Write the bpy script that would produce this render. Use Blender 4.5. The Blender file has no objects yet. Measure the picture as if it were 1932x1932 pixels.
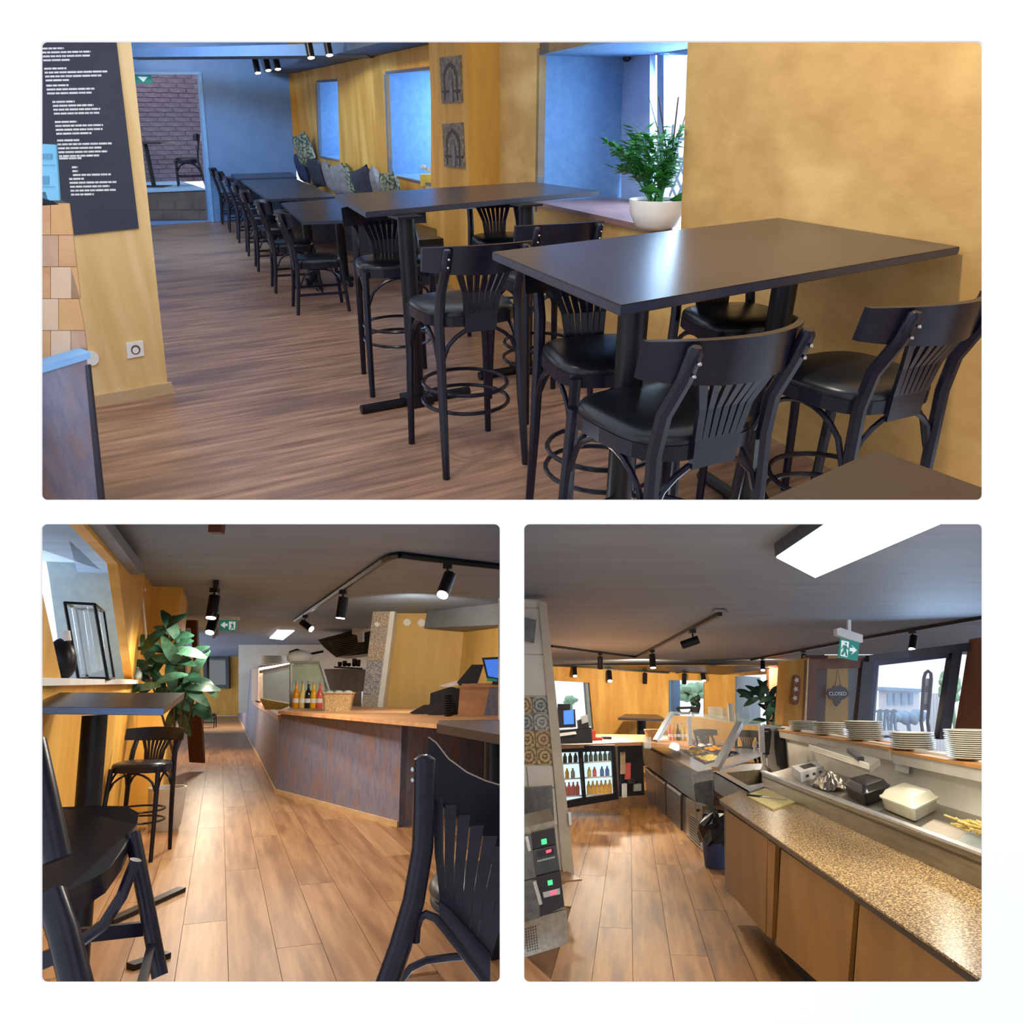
import bpy, bmesh, math, random
from mathutils import Vector, Matrix
random.seed(7)
PI = math.pi
SC = bpy.context.scene
COL = SC.collection

# ------------------------------------------------------------------ camera, world, exposure
F, C = 1400.0, 966.0                      # focal length in pixels and image centre (1932 x 1932)
class Room:
    """A room with its own floor plane; g / w / dep turn a pixel into a point on a floor, wall or depth."""
    def __init__(s, yh, H):
        s.a = math.atan((C - yh) / F); s.H = H
    def ray(s, px, py):
        X = (px - C) / F; Z = -(py - C) / F
        ca, sa = math.cos(s.a), math.sin(s.a)
        return Vector((X, ca + Z * sa, -sa + Z * ca))
    def g(s, px, py, h=0.0):
        d = s.ray(px, py); return Vector((0, 0, s.H)) + d * ((h - s.H) / d.z)
    def w(s, px, py, A, Bp):
        d = s.ray(px, py); n = Vector((-(Bp[1] - A[1]), Bp[0] - A[0], 0))
        return Vector((0, 0, s.H)) + d * (n.dot(Vector((A[0], A[1], 0))) / n.dot(d))
    def dep(s, px, py, y):
        d = s.ray(px, py); return Vector((0, 0, s.H)) + d * (y / d.y)
R1 = Room(228, 1.55)      # dining room
R2 = Room(1287, 1.50)     # aisle beside the service counter
R3 = Room(1318, 1.65)     # behind the counter
for r in (R1, R2, R3):
    r.M = Matrix.Translation((0, 0, R3.H)) @ Matrix.Rotation(r.a - R3.a, 4, 'X') @ Matrix.Translation((0, 0, -r.H))
cam_d = bpy.data.cameras.new('camera'); cam = bpy.data.objects.new('camera', cam_d); COL.objects.link(cam)
cam_d.sensor_width = 36.0; cam_d.lens = F / 1932.0 * 36.0; cam_d.clip_start = 0.02; cam_d.clip_end = 400
cam.matrix_world = Matrix.Translation((0, 0, R3.H)) @ Matrix.Rotation(PI / 2 - R3.a, 4, 'X')
SC.camera = cam
wd = bpy.data.worlds.new('world'); SC.world = wd; wd.use_nodes = True
wd.node_tree.nodes['Background'].inputs[0].default_value = (.86, .94, 1.08, 1)
wd.node_tree.nodes['Background'].inputs[1].default_value = 1.4
vs = SC.view_settings; vs.view_transform = 'Standard'; vs.look = 'None'; vs.gamma = 1.0; vs.exposure = 0.0
try: vs.use_curve_mapping = False
except Exception: pass
def area(name, room, loc, target, sx, sy, power, col=(1, 1, 1), sf=1.0):
    l = bpy.data.lights.new(name, 'AREA'); l.shape = 'RECTANGLE'; l.size = sx; l.size_y = sy; l.energy = power; l.color = col; l.specular_factor = sf
    o = bpy.data.objects.new(name, l); COL.objects.link(o)
    q = (Vector(target) - Vector(loc)).to_track_quat('-Z', 'Y')
    o.matrix_world = room.M @ Matrix.Translation(loc) @ q.to_matrix().to_4x4(); return o
def spot(name, room, loc, target, power, col=(1, .82, .6), size=70, rad=.03):
    l = bpy.data.lights.new(name, 'SPOT'); l.energy = power; l.color = col; l.spot_size = math.radians(size); l.spot_blend = .6; l.shadow_soft_size = rad
    o = bpy.data.objects.new(name, l); COL.objects.link(o)
    q = (Vector(target) - Vector(loc)).to_track_quat('-Z', 'Y')
    o.matrix_world = room.M @ Matrix.Translation(loc) @ q.to_matrix().to_4x4(); return o
# lamps and daylight of the rooms, plus added fills
WARM = (1, .84, .64); COOL = (.45, .70, 1)
# dining room: window, niches, added back wall and brick room fills, ceiling lamps
area('window_daylight', R1, (1.55, 6.2, 1.75), (.2, 5.2, 1.1), 1.2, 1.3, 130, COOL)
area('niche_daylight', R1, (-.35, 10.4, 1.6), (-1.5, 9.9, 1.3), .9, 1.0, 45, COOL)
area('niche_daylight', R1, (-2.2, 13.6, 1.7), (-3.4, 13.2, 1.3), .6, 1.0, 30, COOL)
area('back_wall_fill', R1, (-4.1, 9.4, 2.62), (-4.7, 14.3, .7), 1.6, .25, 125, COOL)  # added cool light above the view, brightens the blue back wall
spot('dining_lamp', R1, (.2, 2.4, 2.9), (1.9, 3.6, 1.3), 150, WARM, 110, .06)
spot('dining_lamp', R1, (-.9, 2.6, 2.9), (-1.0, 4.4, 0), 70, WARM, 100, .04)
spot('dining_lamp', R1, (-2.6, 8.5, 2.6), (-1.6, 10, 1.2), 60, WARM, 130, .06)
spot('dining_lamp', R1, (-4.6, 12.4, 2.6), (-4.9, 14.2, 1.6), 40, WARM, 100, .06)
spot('brick_room_fill', R1, (-6.3, 14.6, 2.6), (-7.0, 16.2, 1.4), 40, (.8, .9, 1), 130, .06)  # unseen spot added to light the room beyond the doorway
# aisle
for i, (px, py, dx, dy, pw) in enumerate(((845, 1054, -.2, -1.2, 80), (648, 1106, -.2, 0, 90), (577, 1155, .3, 0, 130), (406, 1102, 0, -1, 30), (405, 1145, 0, 0, 150))):
    p = R2.g(px, py, 2.3); spot('aisle_lamp_and_fill', R2, p, (p.x + dx, p.y + dy, 0), pw, (1, .88, .72), 150, .08)
spot('aisle_lamp_and_fill', R2, (-1.6, 5.2, 2.4), (-1.7, 5.0, 0), 46, (1, .88, .74), 150, .12)  # added spot without a fixture, brightens the near floor
spot('aisle_lamp_and_fill', R2, (-3.2, 8.6, 2.4), (-3.4, 8.2, 0), 46, (1, .88, .74), 150, .12)  # another unseen fill, farther along the aisle floor
spot('aisle_lamp_and_fill', R2, (-6.2, 16, 2.4), (-6.2, 15, 0), 220, WARM, 150, .12)  # added fill for the dim deep part, no fixture there
spot('aisle_lamp_and_fill', R2, (-10, 26, 2.4), (-10, 27, 0), 420, WARM, 150, .12)  # second added fill, lifts the far end of the aisle
area('kitchen_lamp', R2, (-4.6, 19.5, 2.5), (-4.6, 19.5, 0), 3, 3, 200, (1, .94, .84))
spot('register_wall_fill', R2, (-1.3, 9.6, 2.35), (-1.5, 12.6, 1.3), 150, (1, .88, .7), 120, .08)  # unseen spot added to brighten the golden wall behind the register
area('window_daylight', R2, (-6.4, 7.4, 2.0), (-4.7, 8.9, 1.8), 1.2, 1.2, 170, (.7, .85, 1))
# behind the counter
p = R3.g(1600, 1020, 2.42); area('worktop_lamp', R3, p, (p.x, p.y, 0), 1.2, .6, 42, (1, .9, .74), .15)
for (px, py, pw) in ((1230, 1222, 95), (1132, 1232, 95), (1084, 1250, 260), (1149, 1256, 340), (1438, 1240, 130), (1720, 1184, 60)):
    p = R3.g(px, py, 2.25); spot('work_lamp', R3, p, (p.x, p.y - .3, 0), pw, WARM, 150, .08)
spot('work_lamp', R3, (1.0, 4.6, 2.3), (1.0, 4.4, 0), 40, WARM, 150, .1)
area('street_daylight', R3, (5.3, 8.6, 1.75), (3.2, 5, 1.2), 1.4, .9, 32, COOL, .3)
spot('ochre_wall_fill', R3, (3.0, 17.6, 2.35), (3.0, 21, 1.2), 420, (1, .84, .6), 140, .1)  # added spot that brightens the dark ochre back wall
spot('ochre_wall_fill', R3, (6.0, 17.6, 2.35), (6.2, 21, 1.2), 260, (1, .84, .6), 140, .1)  # second added spot, for the right part of that wall


# ------------------------------------------------------------------ materials
def srgb(r, g, b):
    f = lambda c: ((c / 255 + .055) / 1.055) ** 2.4 if c > 10 else c / 255 / 12.92
    return (f(r), f(g), f(b), 1)
MATS = {}
def mat(name, c1, rough=.5, c2=None, scale=(8, 8, 8), detail=4, metal=0, bump=0, lo=.35, hi=.65, emit=0, alpha=None, trans=0, coat=0, rot=0, spec=None, c3=None, scale3=None, ior=None, vary=False):
    m = bpy.data.materials.new(name); m.use_nodes = True; nt = m.node_tree; N = nt.nodes; L = nt.links
    p = N['Principled BSDF']; p.inputs['Base Color'].default_value = c1; p.inputs['Roughness'].default_value = rough; p.inputs['Metallic'].default_value = metal
    if spec is not None: p.inputs['Specular IOR Level'].default_value = spec
    if coat: p.inputs['Coat Weight'].default_value = coat; p.inputs['Coat Roughness'].default_value = .1
    if trans: p.inputs['Transmission Weight'].default_value = trans
    if ior: p.inputs['IOR'].default_value = ior
    if alpha is not None: p.inputs['Alpha'].default_value = alpha
    if emit: p.inputs['Emission Color'].default_value = c1; p.inputs['Emission Strength'].default_value = emit
    if c2 is not None:
        tc = N.new('ShaderNodeTexCoord'); mp = N.new('ShaderNodeMapping'); mp.inputs['Scale'].default_value = scale
        mp.inputs['Rotation'].default_value = (0, 0, 0)
        r0 = N.new('ShaderNodeMapping'); r0.inputs['Rotation'].default_value = (0, 0, rot)
        src = tc.outputs['Object']
        if vary:
            oi = N.new('ShaderNodeObjectInfo'); va = N.new('ShaderNodeVectorMath'); va.operation = 'MULTIPLY_ADD'; va.inputs[1].default_value = (3.1, 3.7, 0)
            L.new(oi.outputs['Location'], va.inputs[0]); L.new(src, va.inputs[2]); src = va.outputs[0]
        L.new(src, r0.inputs['Vector']); L.new(r0.outputs[0], mp.inputs['Vector'])
        nz = N.new('ShaderNodeTexNoise'); nz.inputs['Scale'].default_value = 1; nz.inputs['Detail'].default_value = detail; nz.inputs['Roughness'].default_value = .6
        L.new(mp.outputs[0], nz.inputs['Vector'])
        cr = N.new('ShaderNodeValToRGB'); cr.color_ramp.elements[0].position = lo; cr.color_ramp.elements[0].color = c1
        cr.color_ramp.elements[1].position = hi; cr.color_ramp.elements[1].color = c2
        L.new(nz.outputs['Fac'], cr.inputs['Fac']); out = cr.outputs['Color']
        if c3 is not None:
            m3 = N.new('ShaderNodeMapping'); m3.inputs['Scale'].default_value = scale3; L.new(r0.outputs[0], m3.inputs['Vector'])
            n3 = N.new('ShaderNodeTexNoise'); n3.inputs['Scale'].default_value = 1; n3.inputs['Detail'].default_value = 3; L.new(m3.outputs[0], n3.inputs['Vector'])
            k3 = N.new('ShaderNodeValToRGB'); k3.color_ramp.elements[0].position = .5; k3.color_ramp.elements[1].position = .68
            L.new(n3.outputs['Fac'], k3.inputs['Fac'])
            mx = N.new('ShaderNodeMixRGB'); L.new(k3.outputs['Color'], mx.inputs['Fac']); L.new(out, mx.inputs['Color1']); mx.inputs['Color2'].default_value = c3; out = mx.outputs['Color']
        L.new(out, p.inputs['Base Color'])
        if bump:
            b = N.new('ShaderNodeBump'); b.inputs['Strength'].default_value = bump; b.inputs['Distance'].default_value = .01
            L.new(nz.outputs['Fac'], b.inputs['Height']); L.new(b.outputs[0], p.inputs['Normal'])
    MATS[name] = m; return m
S = srgb
mat('white_board', (.93, .93, .93, 1), .9, (.94, .94, .94, 1))
mat('ochre_plaster', S(200, 160, 96), .7, S(184, 144, 82), (3.5, 3.5, 6), 8, bump=.7, c3=S(216, 178, 112), scale3=(1.2, 1.2, 2.4))
mat('plywood', S(232, 200, 142), .6, S(216, 178, 114), (7, 7, .8), 5, bump=.05, c3=S(238, 210, 158), scale3=(5, 5, .6))
mat('plywood_gold', S(214, 158, 66), .6, S(196, 138, 48), (5, 5, .7), 5, bump=.08, c3=S(226, 176, 88), scale3=(3, 3, .5))
mat('blue_wall', S(112, 146, 194), .6, S(104, 138, 186), (3, 3, 3), 4)
mat('blue_reveal', S(104, 146, 190), .8, S(92, 134, 180), (14, 14, 14), 5, bump=.2)
mat('navy_ceiling', S(84, 100, 126), .75, S(76, 92, 118), (2, 2, 2), 3)
mat('grey_ceiling', S(124, 144, 172), .6, S(112, 132, 160), (1.2, 4, 2), 4, bump=.04)
mat('floor_brown', S(176, 138, 112), .38, S(120, 88, 70), (1.6, 20, 1), 9, bump=.06, c3=S(112, 86, 76), scale3=(.9, 2.6, 1), rot=math.radians(-30))
mat('black_wood', S(27, 26, 42), .28, S(21, 20, 33), (3, 3, 20), 3, spec=.28)  # navy cast of the blue light put into the wood colour
mat('black_metal', S(20, 20, 26), .35, S(25, 25, 31), (9, 9, 9), 2, spec=.28)
mat('black_leather', S(24, 27, 32), .3, S(19, 22, 26), (30, 30, 30), 3, bump=.05, spec=.4)
mat('table_top', S(58, 50, 52), .28, S(50, 43, 46), (4, 4, 4), 4)
mat('table_edge_highlight', S(50, 58, 80), .3, S(44, 52, 72), (6, 6, 6), 2)  # bluish daylight highlight on the table edge, painted into the colour
mat('white_paint', S(236, 236, 234), .5, S(228, 228, 226), (5, 5, 5), 2)
mat('white_ceramic', S(232, 232, 228), .2, S(224, 224, 220), (6, 6, 6), 2)
mat('chalkboard', S(52, 58, 74), .7, S(46, 52, 68), (4, 4, 4), 3)
mat('chalk_white', S(225, 228, 232), .8, S(205, 208, 214), (30, 30, 30), 2)
mat('brick_mauve', S(120, 104, 116), .85, S(88, 74, 84), (5, 5, 9), 4, bump=.2, c3=S(142, 128, 146), scale3=(3, 3, 3))
mat('mortar', S(134, 124, 136), .9, S(118, 108, 120), (10, 10, 10), 3)
mat('step_stone', S(112, 96, 88), .6, S(94, 80, 74), (3, 3, 3), 4)
mat('picture_art', S(126, 108, 86), .6, S(84, 74, 66), (26, 26, 18), 5, c3=S(160, 140, 110), scale3=(40, 40, 30))
mat('picture_dark', S(70, 58, 50), .6, S(56, 46, 40), (20, 20, 20), 3)
mat('leaf_bright', S(66, 150, 66), .45, S(44, 120, 52), (12, 12, 12), 2)
mat('leaf_rubber', S(38, 76, 56), .35, S(24, 54, 40), (6, 6, 6), 2)
mat('leaf_light', S(76, 122, 98), .4, S(52, 94, 72), (9, 9, 9), 3)
mat('stem_brown', S(84, 66, 44), .7, S(64, 50, 34), (9, 9, 9), 2)
mat('soil', S(40, 30, 24), .9, S(28, 22, 18), (40, 40, 40), 3, bump=.3)
mat('glass', (.5, .54, .54, 1), .02, alpha=.07, spec=.5)
mat('sky_glass', S(235, 244, 255), .05, alpha=.12)
mat('lamp_glow', (1, .93, .8, 1), .5, emit=9)
mat('panel_glow', (1, .97, .9, 1), .5, emit=6)
mat('exit_green', S(38, 132, 120), .5, emit=.35)
mat('exit_white', S(235, 242, 240), .5, emit=.4)
mat('counter_blue', S(134, 130, 148), .5, S(108, 114, 144), (22, 22, 7), 8, c3=S(142, 116, 114), scale3=(8, 8, 3), lo=.38, hi=.62)
mat('butcher_block', S(206, 160, 116), .45, S(184, 130, 86), (2, 12, 12), 5, c3=S(206, 152, 104), scale3=(3, 3, 3))
mat('wood_trim', S(206, 178, 140), .6, S(190, 160, 120), (4, 4, 12), 3)
mat('card_blue', S(120, 190, 226), .25, S(108, 178, 218), (6, 6, 6), 2)
mat('cloth_grey', S(136, 128, 126), .9, S(112, 104, 104), (22, 22, 22), 4)
mat('cloth_dark', S(50, 50, 62), .9, S(38, 38, 48), (22, 22, 22), 4)
mat('cloth_floral', S(150, 146, 120), .9, S(58, 74, 66), (26, 26, 26), 3, lo=.45, hi=.55)
mat('cloth_navy', S(44, 56, 92), .9, S(34, 44, 76), (22, 22, 22), 3)
mat('yellow_box', S(226, 200, 92), .6, S(210, 184, 78), (9, 9, 9), 2)

# ------------------------------------------------------------------ mesh helpers
class B:
    def __init__(s): s.v = []; s.f = []
    def add(s, vs, fs):
        n = len(s.v); s.v += [tuple(q) for q in vs]; s.f += [tuple(i + n for i in f) for f in fs]; return s
    def prism(s, pts, vec):
        pts = [Vector(p) for p in pts]; vec = Vector(vec); n = len(pts)
        nr = Vector((0, 0, 0))
        for i in range(n): nr += pts[i].cross(pts[(i + 1) % n])
        if nr.dot(vec) > 0: pts = pts[::-1]
        vs = pts + [p + vec for p in pts]
        return s.add(vs, [tuple(range(n)), tuple(range(2 * n - 1, n - 1, -1))] + [(i + n, (i + 1) % n + n, (i + 1) % n, i) for i in range(n)])
    def box(s, cx, cy, cz, sx, sy, sz, rz=0):
        c, q = math.cos(rz), math.sin(rz); pts = []
        for a, b in ((-1, -1), (1, -1), (1, 1), (-1, 1)):
            x, y = a * sx / 2, b * sy / 2; pts.append((cx + x * c - y * q, cy + x * q + y * c, cz - sz / 2))
        return s.prism(pts, (0, 0, sz))
    def bar(s, p, q, w, h, up=(0, 0, 1)):
        p, q, up = Vector(p), Vector(q), Vector(up); d = (q - p).normalized(); r = d.cross(up)
        if r.length < 1e-4: r = d.cross(Vector((1, 0, 0)))
        r.normalize(); u = r.cross(d)
        return s.prism([p + r * a * w / 2 + u * b * h / 2 for a, b in ((-1, -1), (1, -1), (1, 1), (-1, 1))], q - p)
    def tube(s, pts, r, n=8, closed=False):
        pts = [Vector(p) for p in pts]; m = len(pts); rs = r if isinstance(r, (list, tuple)) else [r] * m
        vs = []; fs = []; pu = None
        for i, p in enumerate(pts):
            a = pts[(i - 1) % m] if (closed or i > 0) else p; b = pts[(i + 1) % m] if (closed or i < m - 1) else p
            d = (b - a).normalized()
            if pu is None:
                pu = d.cross(Vector((0, 0, 1)))
                if pu.length < .05: pu = d.cross(Vector((1, 0, 0)))
            pu = (pu - d * pu.dot(d)).normalized(); w = d.cross(pu)
            for k in range(n):
                t = 2 * PI * k / n; vs.append(p + (pu * math.cos(t) + w * math.sin(t)) * rs[i])
        for i in range(m if closed else m - 1):
            for k in range(n):
                a, b = i * n + k, i * n + (k + 1) % n; c, d = ((i + 1) % m) * n + (k + 1) % n, ((i + 1) % m) * n + k
                fs.append((a, b, c, d))
        if not closed: fs += [tuple(range(n - 1, -1, -1)), tuple(range((m - 1) * n, m * n))]
        return s.add(vs, fs)
    def lathe(s, prof, c=(0, 0, 0), n=20, sx=1, sy=1):
        vs = []; fs = []; c = Vector(c)
        for r, z in prof:
            for k in range(n):
                t = 2 * PI * k / n; vs.append(c + Vector((r * sx * math.cos(t), r * sy * math.sin(t), z)))
        m = len(prof)
        for i in range(m - 1):
            for k in range(n): fs.append((i * n + k, i * n + (k + 1) % n, (i + 1) * n + (k + 1) % n, (i + 1) * n + k))
        fs += [tuple(range(n - 1, -1, -1)), tuple(range((m - 1) * n, m * n))]
        return s.add(vs, fs)
    def ell(s, c, rx, ry, rz, n=14, m=8):
        return s.lathe([(max(.001, math.cos(a)), math.sin(a)) for a in [(-.5 + i / m) * PI for i in range(m + 1)]], (0, 0, 0), n).xf(Matrix.Translation(c) @ Matrix.Diagonal((rx, ry, rz, 1)), n * (m + 1))
    def xf(s, M, last=None):
        k = len(s.v) - (last if last else len(s.v))
        s.v[k:] = [tuple(M @ Vector(q)) for q in s.v[k:]]; return s
    def mesh(s, name, m, smooth=False):
        me = bpy.data.meshes.new(name); me.from_pydata(s.v, [], s.f); me.validate(); me.update()
        if m: me.materials.append(MATS[m])
        if smooth:
            me.polygons.foreach_set('use_smooth', [True] * len(me.polygons))
            try: me.set_sharp_from_angle(angle=math.radians(40))
            except Exception: pass
        return me
def link(name, me, room=None, parent=None, loc=None):
    o = bpy.data.objects.new(name, me); COL.objects.link(o)
    if parent: o.parent = parent
    elif room: o.matrix_world = room.M.copy()
    if loc is not None: o.matrix_world = room.M @ Matrix.Translation(loc) if not parent else Matrix.Translation(loc)
    return o
def part(name, b, m, parent, smooth=False, label=None):
    o = link(name, b.mesh(name, m, smooth), None, parent)
    if label: o['label'] = label
    return o
def base_origin(b):
    xs = [v[0] for v in b.v]; ys = [v[1] for v in b.v]; zs = [v[2] for v in b.v]
    return Vector(((min(xs) + max(xs)) / 2, (min(ys) + max(ys)) / 2, min(zs)))
def one(name, b, m, room, label, cat, group=None, smooth=False):
    c = base_origin(b); b.v = [(v[0] - c.x, v[1] - c.y, v[2] - c.z) for v in b.v]
    o = link(name, b.mesh(name, m, smooth), room, None, c); o['label'] = label; o['category'] = cat
    if group: o['group'] = group
    return o
def thing(name, label, cat, room, loc=(0, 0, 0), rz=0, group=None):
    o = bpy.data.objects.new(name, None); COL.objects.link(o); o.empty_display_size = .1
    o.matrix_world = room.M @ Matrix.Translation(loc) @ Matrix.Rotation(rz, 4, 'Z')
    o['label'] = label; o['category'] = cat
    if group: o['group'] = group
    return o
def st(name, b, m, room, label=None, smooth=False):
    o = link(name, b.mesh(name, m, smooth), room); o['kind'] = 'structure'
    if label: o['label'] = label
    return o
def holed(outer, holes, vec):
    """planar outline with holes, given thickness vec"""
    bm = bmesh.new(); es = []
    for lp in [outer] + holes:
        vs = [bm.verts.new(p) for p in lp]
        es += [bm.edges.new((vs[i], vs[(i + 1) % len(vs)])) for i in range(len(vs))]
    bmesh.ops.triangle_fill(bm, use_beauty=True, use_dissolve=False, edges=es)
    bmesh.ops.recalc_face_normals(bm, faces=bm.faces[:])
    r = bmesh.ops.extrude_face_region(bm, geom=bm.faces[:])
    vv = [e for e in r['geom'] if isinstance(e, bmesh.types.BMVert)]
    bmesh.ops.translate(bm, verts=vv, vec=Vector(vec)); bmesh.ops.recalc_face_normals(bm, faces=bm.faces[:])
    bm.verts.index_update(); b = B(); b.add([v.co for v in bm.verts], [tuple(v.index for v in f.verts) for f in bm.faces]); bm.free(); return b
def xy(p): return Vector((p[0], p[1], 0))
def V(*a): return Vector(a)
def heading(d): return math.atan2(-d[0], d[1])     # rotation that turns +Y to direction d
def lerp(a, b, t): return Vector(a) * (1 - t) + Vector(b) * t

def trim(t, room, py=962, keep_above=True):
    """drop what lies past the room's own boundary plane (the divider between the openings)"""
    a, b = room.ray(0, py), room.ray(1932, py); n = a.cross(b); up = room.ray(966, py - 100)
    if n.dot(up) < 0: n = -n
    n = room.M.to_3x3() @ n; c = cam.matrix_world.translation
    bpy.context.view_layer.update()
    for o in [t] + list(t.children_recursive):
        if o.type != 'MESH': continue
        Mi = o.matrix_world.inverted(); bm = bmesh.new(); bm.from_mesh(o.data)
        pn = (o.matrix_world.to_3x3().transposed() @ n).normalized()
        bmesh.ops.bisect_plane(bm, geom=bm.verts[:] + bm.edges[:] + bm.faces[:], plane_co=Mi @ c, plane_no=pn, clear_inner=True)
        if not bm.verts: bm.free(); bpy.data.objects.remove(o); continue
        me = o.data.copy(); bm.to_mesh(me); bm.free(); o.data = me
# ------------------------------------------------------------------ white partition with three openings (r = 10 px corners)
def cp(px, py, d=1.2):                             # point on the partition, in camera axes -> world
    return cam.matrix_world @ Vector(((px - C) / F * d, -(py - C) / F * d, -d))
wb = B(); tv = cam.matrix_world.to_3x3() @ Vector((0, 0, -.004))
def wrect(x0, y0, x1, y1): wb.prism([cp(x0, y0), cp(x1, y0), cp(x1, y1), cp(x0, y1)], tv)
E0, E1 = -700, 2632
wrect(E0, E0, E1, 77); wrect(E0, 943, E1, 989); wrect(E0, 1855, E1, E1)
wrect(E0, 77, 77, 943); wrect(1855, 77, E1, 943); wrect(E0, 989, 77, 1855); wrect(943, 989, 989, 1855); wrect(1855, 989, E1, 1855)
for (x0, y0, x1, y1) in ((77, 77, 1855, 943), (77, 989, 943, 1855), (989, 989, 1855, 1855)):
    for cx, cy, sx, sy in ((x0, y0, 1, 1), (x1, y0, -1, 1), (x1, y1, -1, -1), (x0, y1, 1, -1)):
        arc = [(cx + sx * (10 - 10 * math.sin(t)), cy + sy * (10 - 10 * math.cos(t))) for t in [i * PI / 12 for i in range(7)]]
        wb.prism([cp(cx, cy)] + [cp(*q) for q in arc], tv)
o = link('wall_front', wb.mesh('wall_front', 'white_board')); o['kind'] = 'structure'; o['label'] = 'white partition with three openings, one large above two square ones'

# ------------------------------------------------------------------ bentwood chairs and bar stools (facing +Y, origin on the floor)
def chair_parts(seat=.80, top=1.085, stool=True, wood='black_wood', wide=1.0):
    P = []; sz = seat - .045
    def leg(pts, r): P.append(('leg', B().tube(pts, r, 8).mesh('leg', wood, True), None))
    for s in (-1, 1):
        leg([(s * .205, .215, 0), (s * .195, .2, sz * .5), (s * .18, .18, sz)], [.016, .018, .02])
    for s in (-1, 1):
        leg([(s * .195, -.245, 0), (s * .185, -.215, sz * .5), (s * .178, -.195, sz), (s * .172, -.21, sz + .12), (s * .166, -.262, top - .1), (s * .166, -.288, top - .022), (s * .166, -.29, top - .012)], [.016, .019, .021, .021, .02, .02, .012])
        b = B()
        P.append(('bolt', B().ell((s * .166, -.305, top - .05), .006, .006, .006, 8, 5).mesh('bolt', 'steel', True), None))
        P.append(('bolt', B().ell((s * .166, -.292, top - .085), .006, .006, .006, 8, 5).mesh('bolt', 'steel', True), None))
    out = []
    for k in range(28):
        t = 2 * PI * k / 28; c, q = math.cos(t), math.sin(t); e = .62
        x = math.copysign(abs(c) ** e, c); y = math.copysign(abs(q) ** e, q)
        out.append((x * (.212 + .012 * y), y * .205))
    fr = B().prism([(x, y, sz - .035) for x, y in out], (0, 0, .045)); P.append(('seat_frame', fr.mesh('seat_frame', wood), None))
    cu = B(); rings = [(.985, sz + .01), (.99, sz + .022), (.95, sz + .036), (.8, sz + .047), (.45, sz + .052)]; vs = []; fs = []
    for k, z in rings: vs += [(x * k, y * k, z) for x, y in out]
    for i in range(len(rings) - 1):
        for k in range(28): fs.append((i * 28 + k, i * 28 + (k + 1) % 28, (i + 1) * 28 + (k + 1) % 28, (i + 1) * 28 + k))
    fs.append(tuple(range(4 * 28, 5 * 28))); cu.add(vs, fs); P.append(('seat', cu.mesh('seat', 'black_leather', True), None))
    # top rail: bowed plank in front of the posts
    n = 20; vs = []; fs = []
    for i in range(n + 1):
        t = -1 + 2 * i / n; x = t * .238; y = -.285 + .105 * t * t; y0 = y + .0
        dz = -.012 * t * t
        for (dy, z) in ((-.011, top - .125 - dz), (.011, top - .125 - dz), (.011, top + dz), (-.011, top + dz)):
            vs.append((x, y0 + dy + (-.018 if z > top - .06 else 0), z))
    for i in range(n):
        for k in range(4): fs.append((i * 4 + k, i * 4 + (k + 1) % 4, (i + 1) * 4 + (k + 1) % 4, (i + 1) * 4 + k))
    fs += [(3, 2, 1, 0), (n * 4, n * 4 + 1, n * 4 + 2, n * 4 + 3)]
    P.append(('top_rail', B().add(vs, fs).mesh('top_rail', wood, True), None))
    zb, zt = sz + .03, top - .12
    P.append(('splat_block', B().prism([(-.07, -.214, sz - .06), (.07, -.214, sz - .06), (.073, -.218, zb), (-.073, -.218, zb)], (0, .016, 0)).mesh('splat_block', wood), None))
    for i in range(7):
        u = (i - 3) / 3; xb, xt = u * .064, u * .112; xm = u * .074; w = .0088 if abs(u) < .9 else .011
        m = (zb + zt) / 2; b = B()
        for (xa, ya, za, xc, yc, zc) in ((xb, -.218, zb - .005, xm, -.232, m), (xm, -.232, m, xt, -.284 + .02 * u * u, zt + .02)):
            w1 = w if zc < m + .01 else w * 1.35
            b.prism([(xa - w, ya, za), (xa + w, ya, za), (xc + w1, yc, zc), (xc - w1, yc, zc)], (0, .012, 0))
        P.append(('slat', b.mesh('slat', wood), None))
    za = sz * .72 if stool else sz * .6
    def arch(p, q):      # bentwood brace between two legs
        p, q = Vector(p), Vector(q); pts = []
        for i in range(11):
            t = i / 10; k = math.sin(PI * t) ** .5
            pts.append(p * (1 - t) + q * t + Vector((0, 0, (sz - .04 - za) * k)))
        P.append(('brace', B().tube(pts, .0095, 6).mesh('brace', wood, True), None))
    arch((-.186, .19, za), (.186, .19, za)); arch((-.182, -.2, za), (.182, -.2, za))
    arch((-.185, -.19, za), (-.188, .18, za)); arch((.185, -.19, za), (.188, .18, za))
    if stool:
        for z, r in ((.30, .205), (.39, .2)):
            P.append(('foot_ring', B().tube([(r * math.cos(t) * .95, r * math.sin(t) * 1.02 - .01, z) for t in [2 * PI * k / 28 for k in range(28)]], .0095, 6, True).mesh('foot_ring', wood, True), None))
    else:
        P.append(('stretcher', B().bar((-.19, 0, .17), (.19, 0, .17), .02, .02).mesh('stretcher', wood), None))
        for s in (-1, 1): P.append(('stretcher', B().bar((s * .19, -.22, .17), (s * .195, .2, .17), .018, .02).mesh('stretcher', wood), None))
    for n, me, m in P: me.transform(Matrix.Diagonal((wide, wide, 1, 1)))
    return P
mat('steel', S(190, 192, 194), .28, S(170, 172, 176), (30, 2, 30), 3, metal=1)
STOOL = chair_parts(wide=1.1); CHAIR = chair_parts(.47, .86, False)
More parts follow.
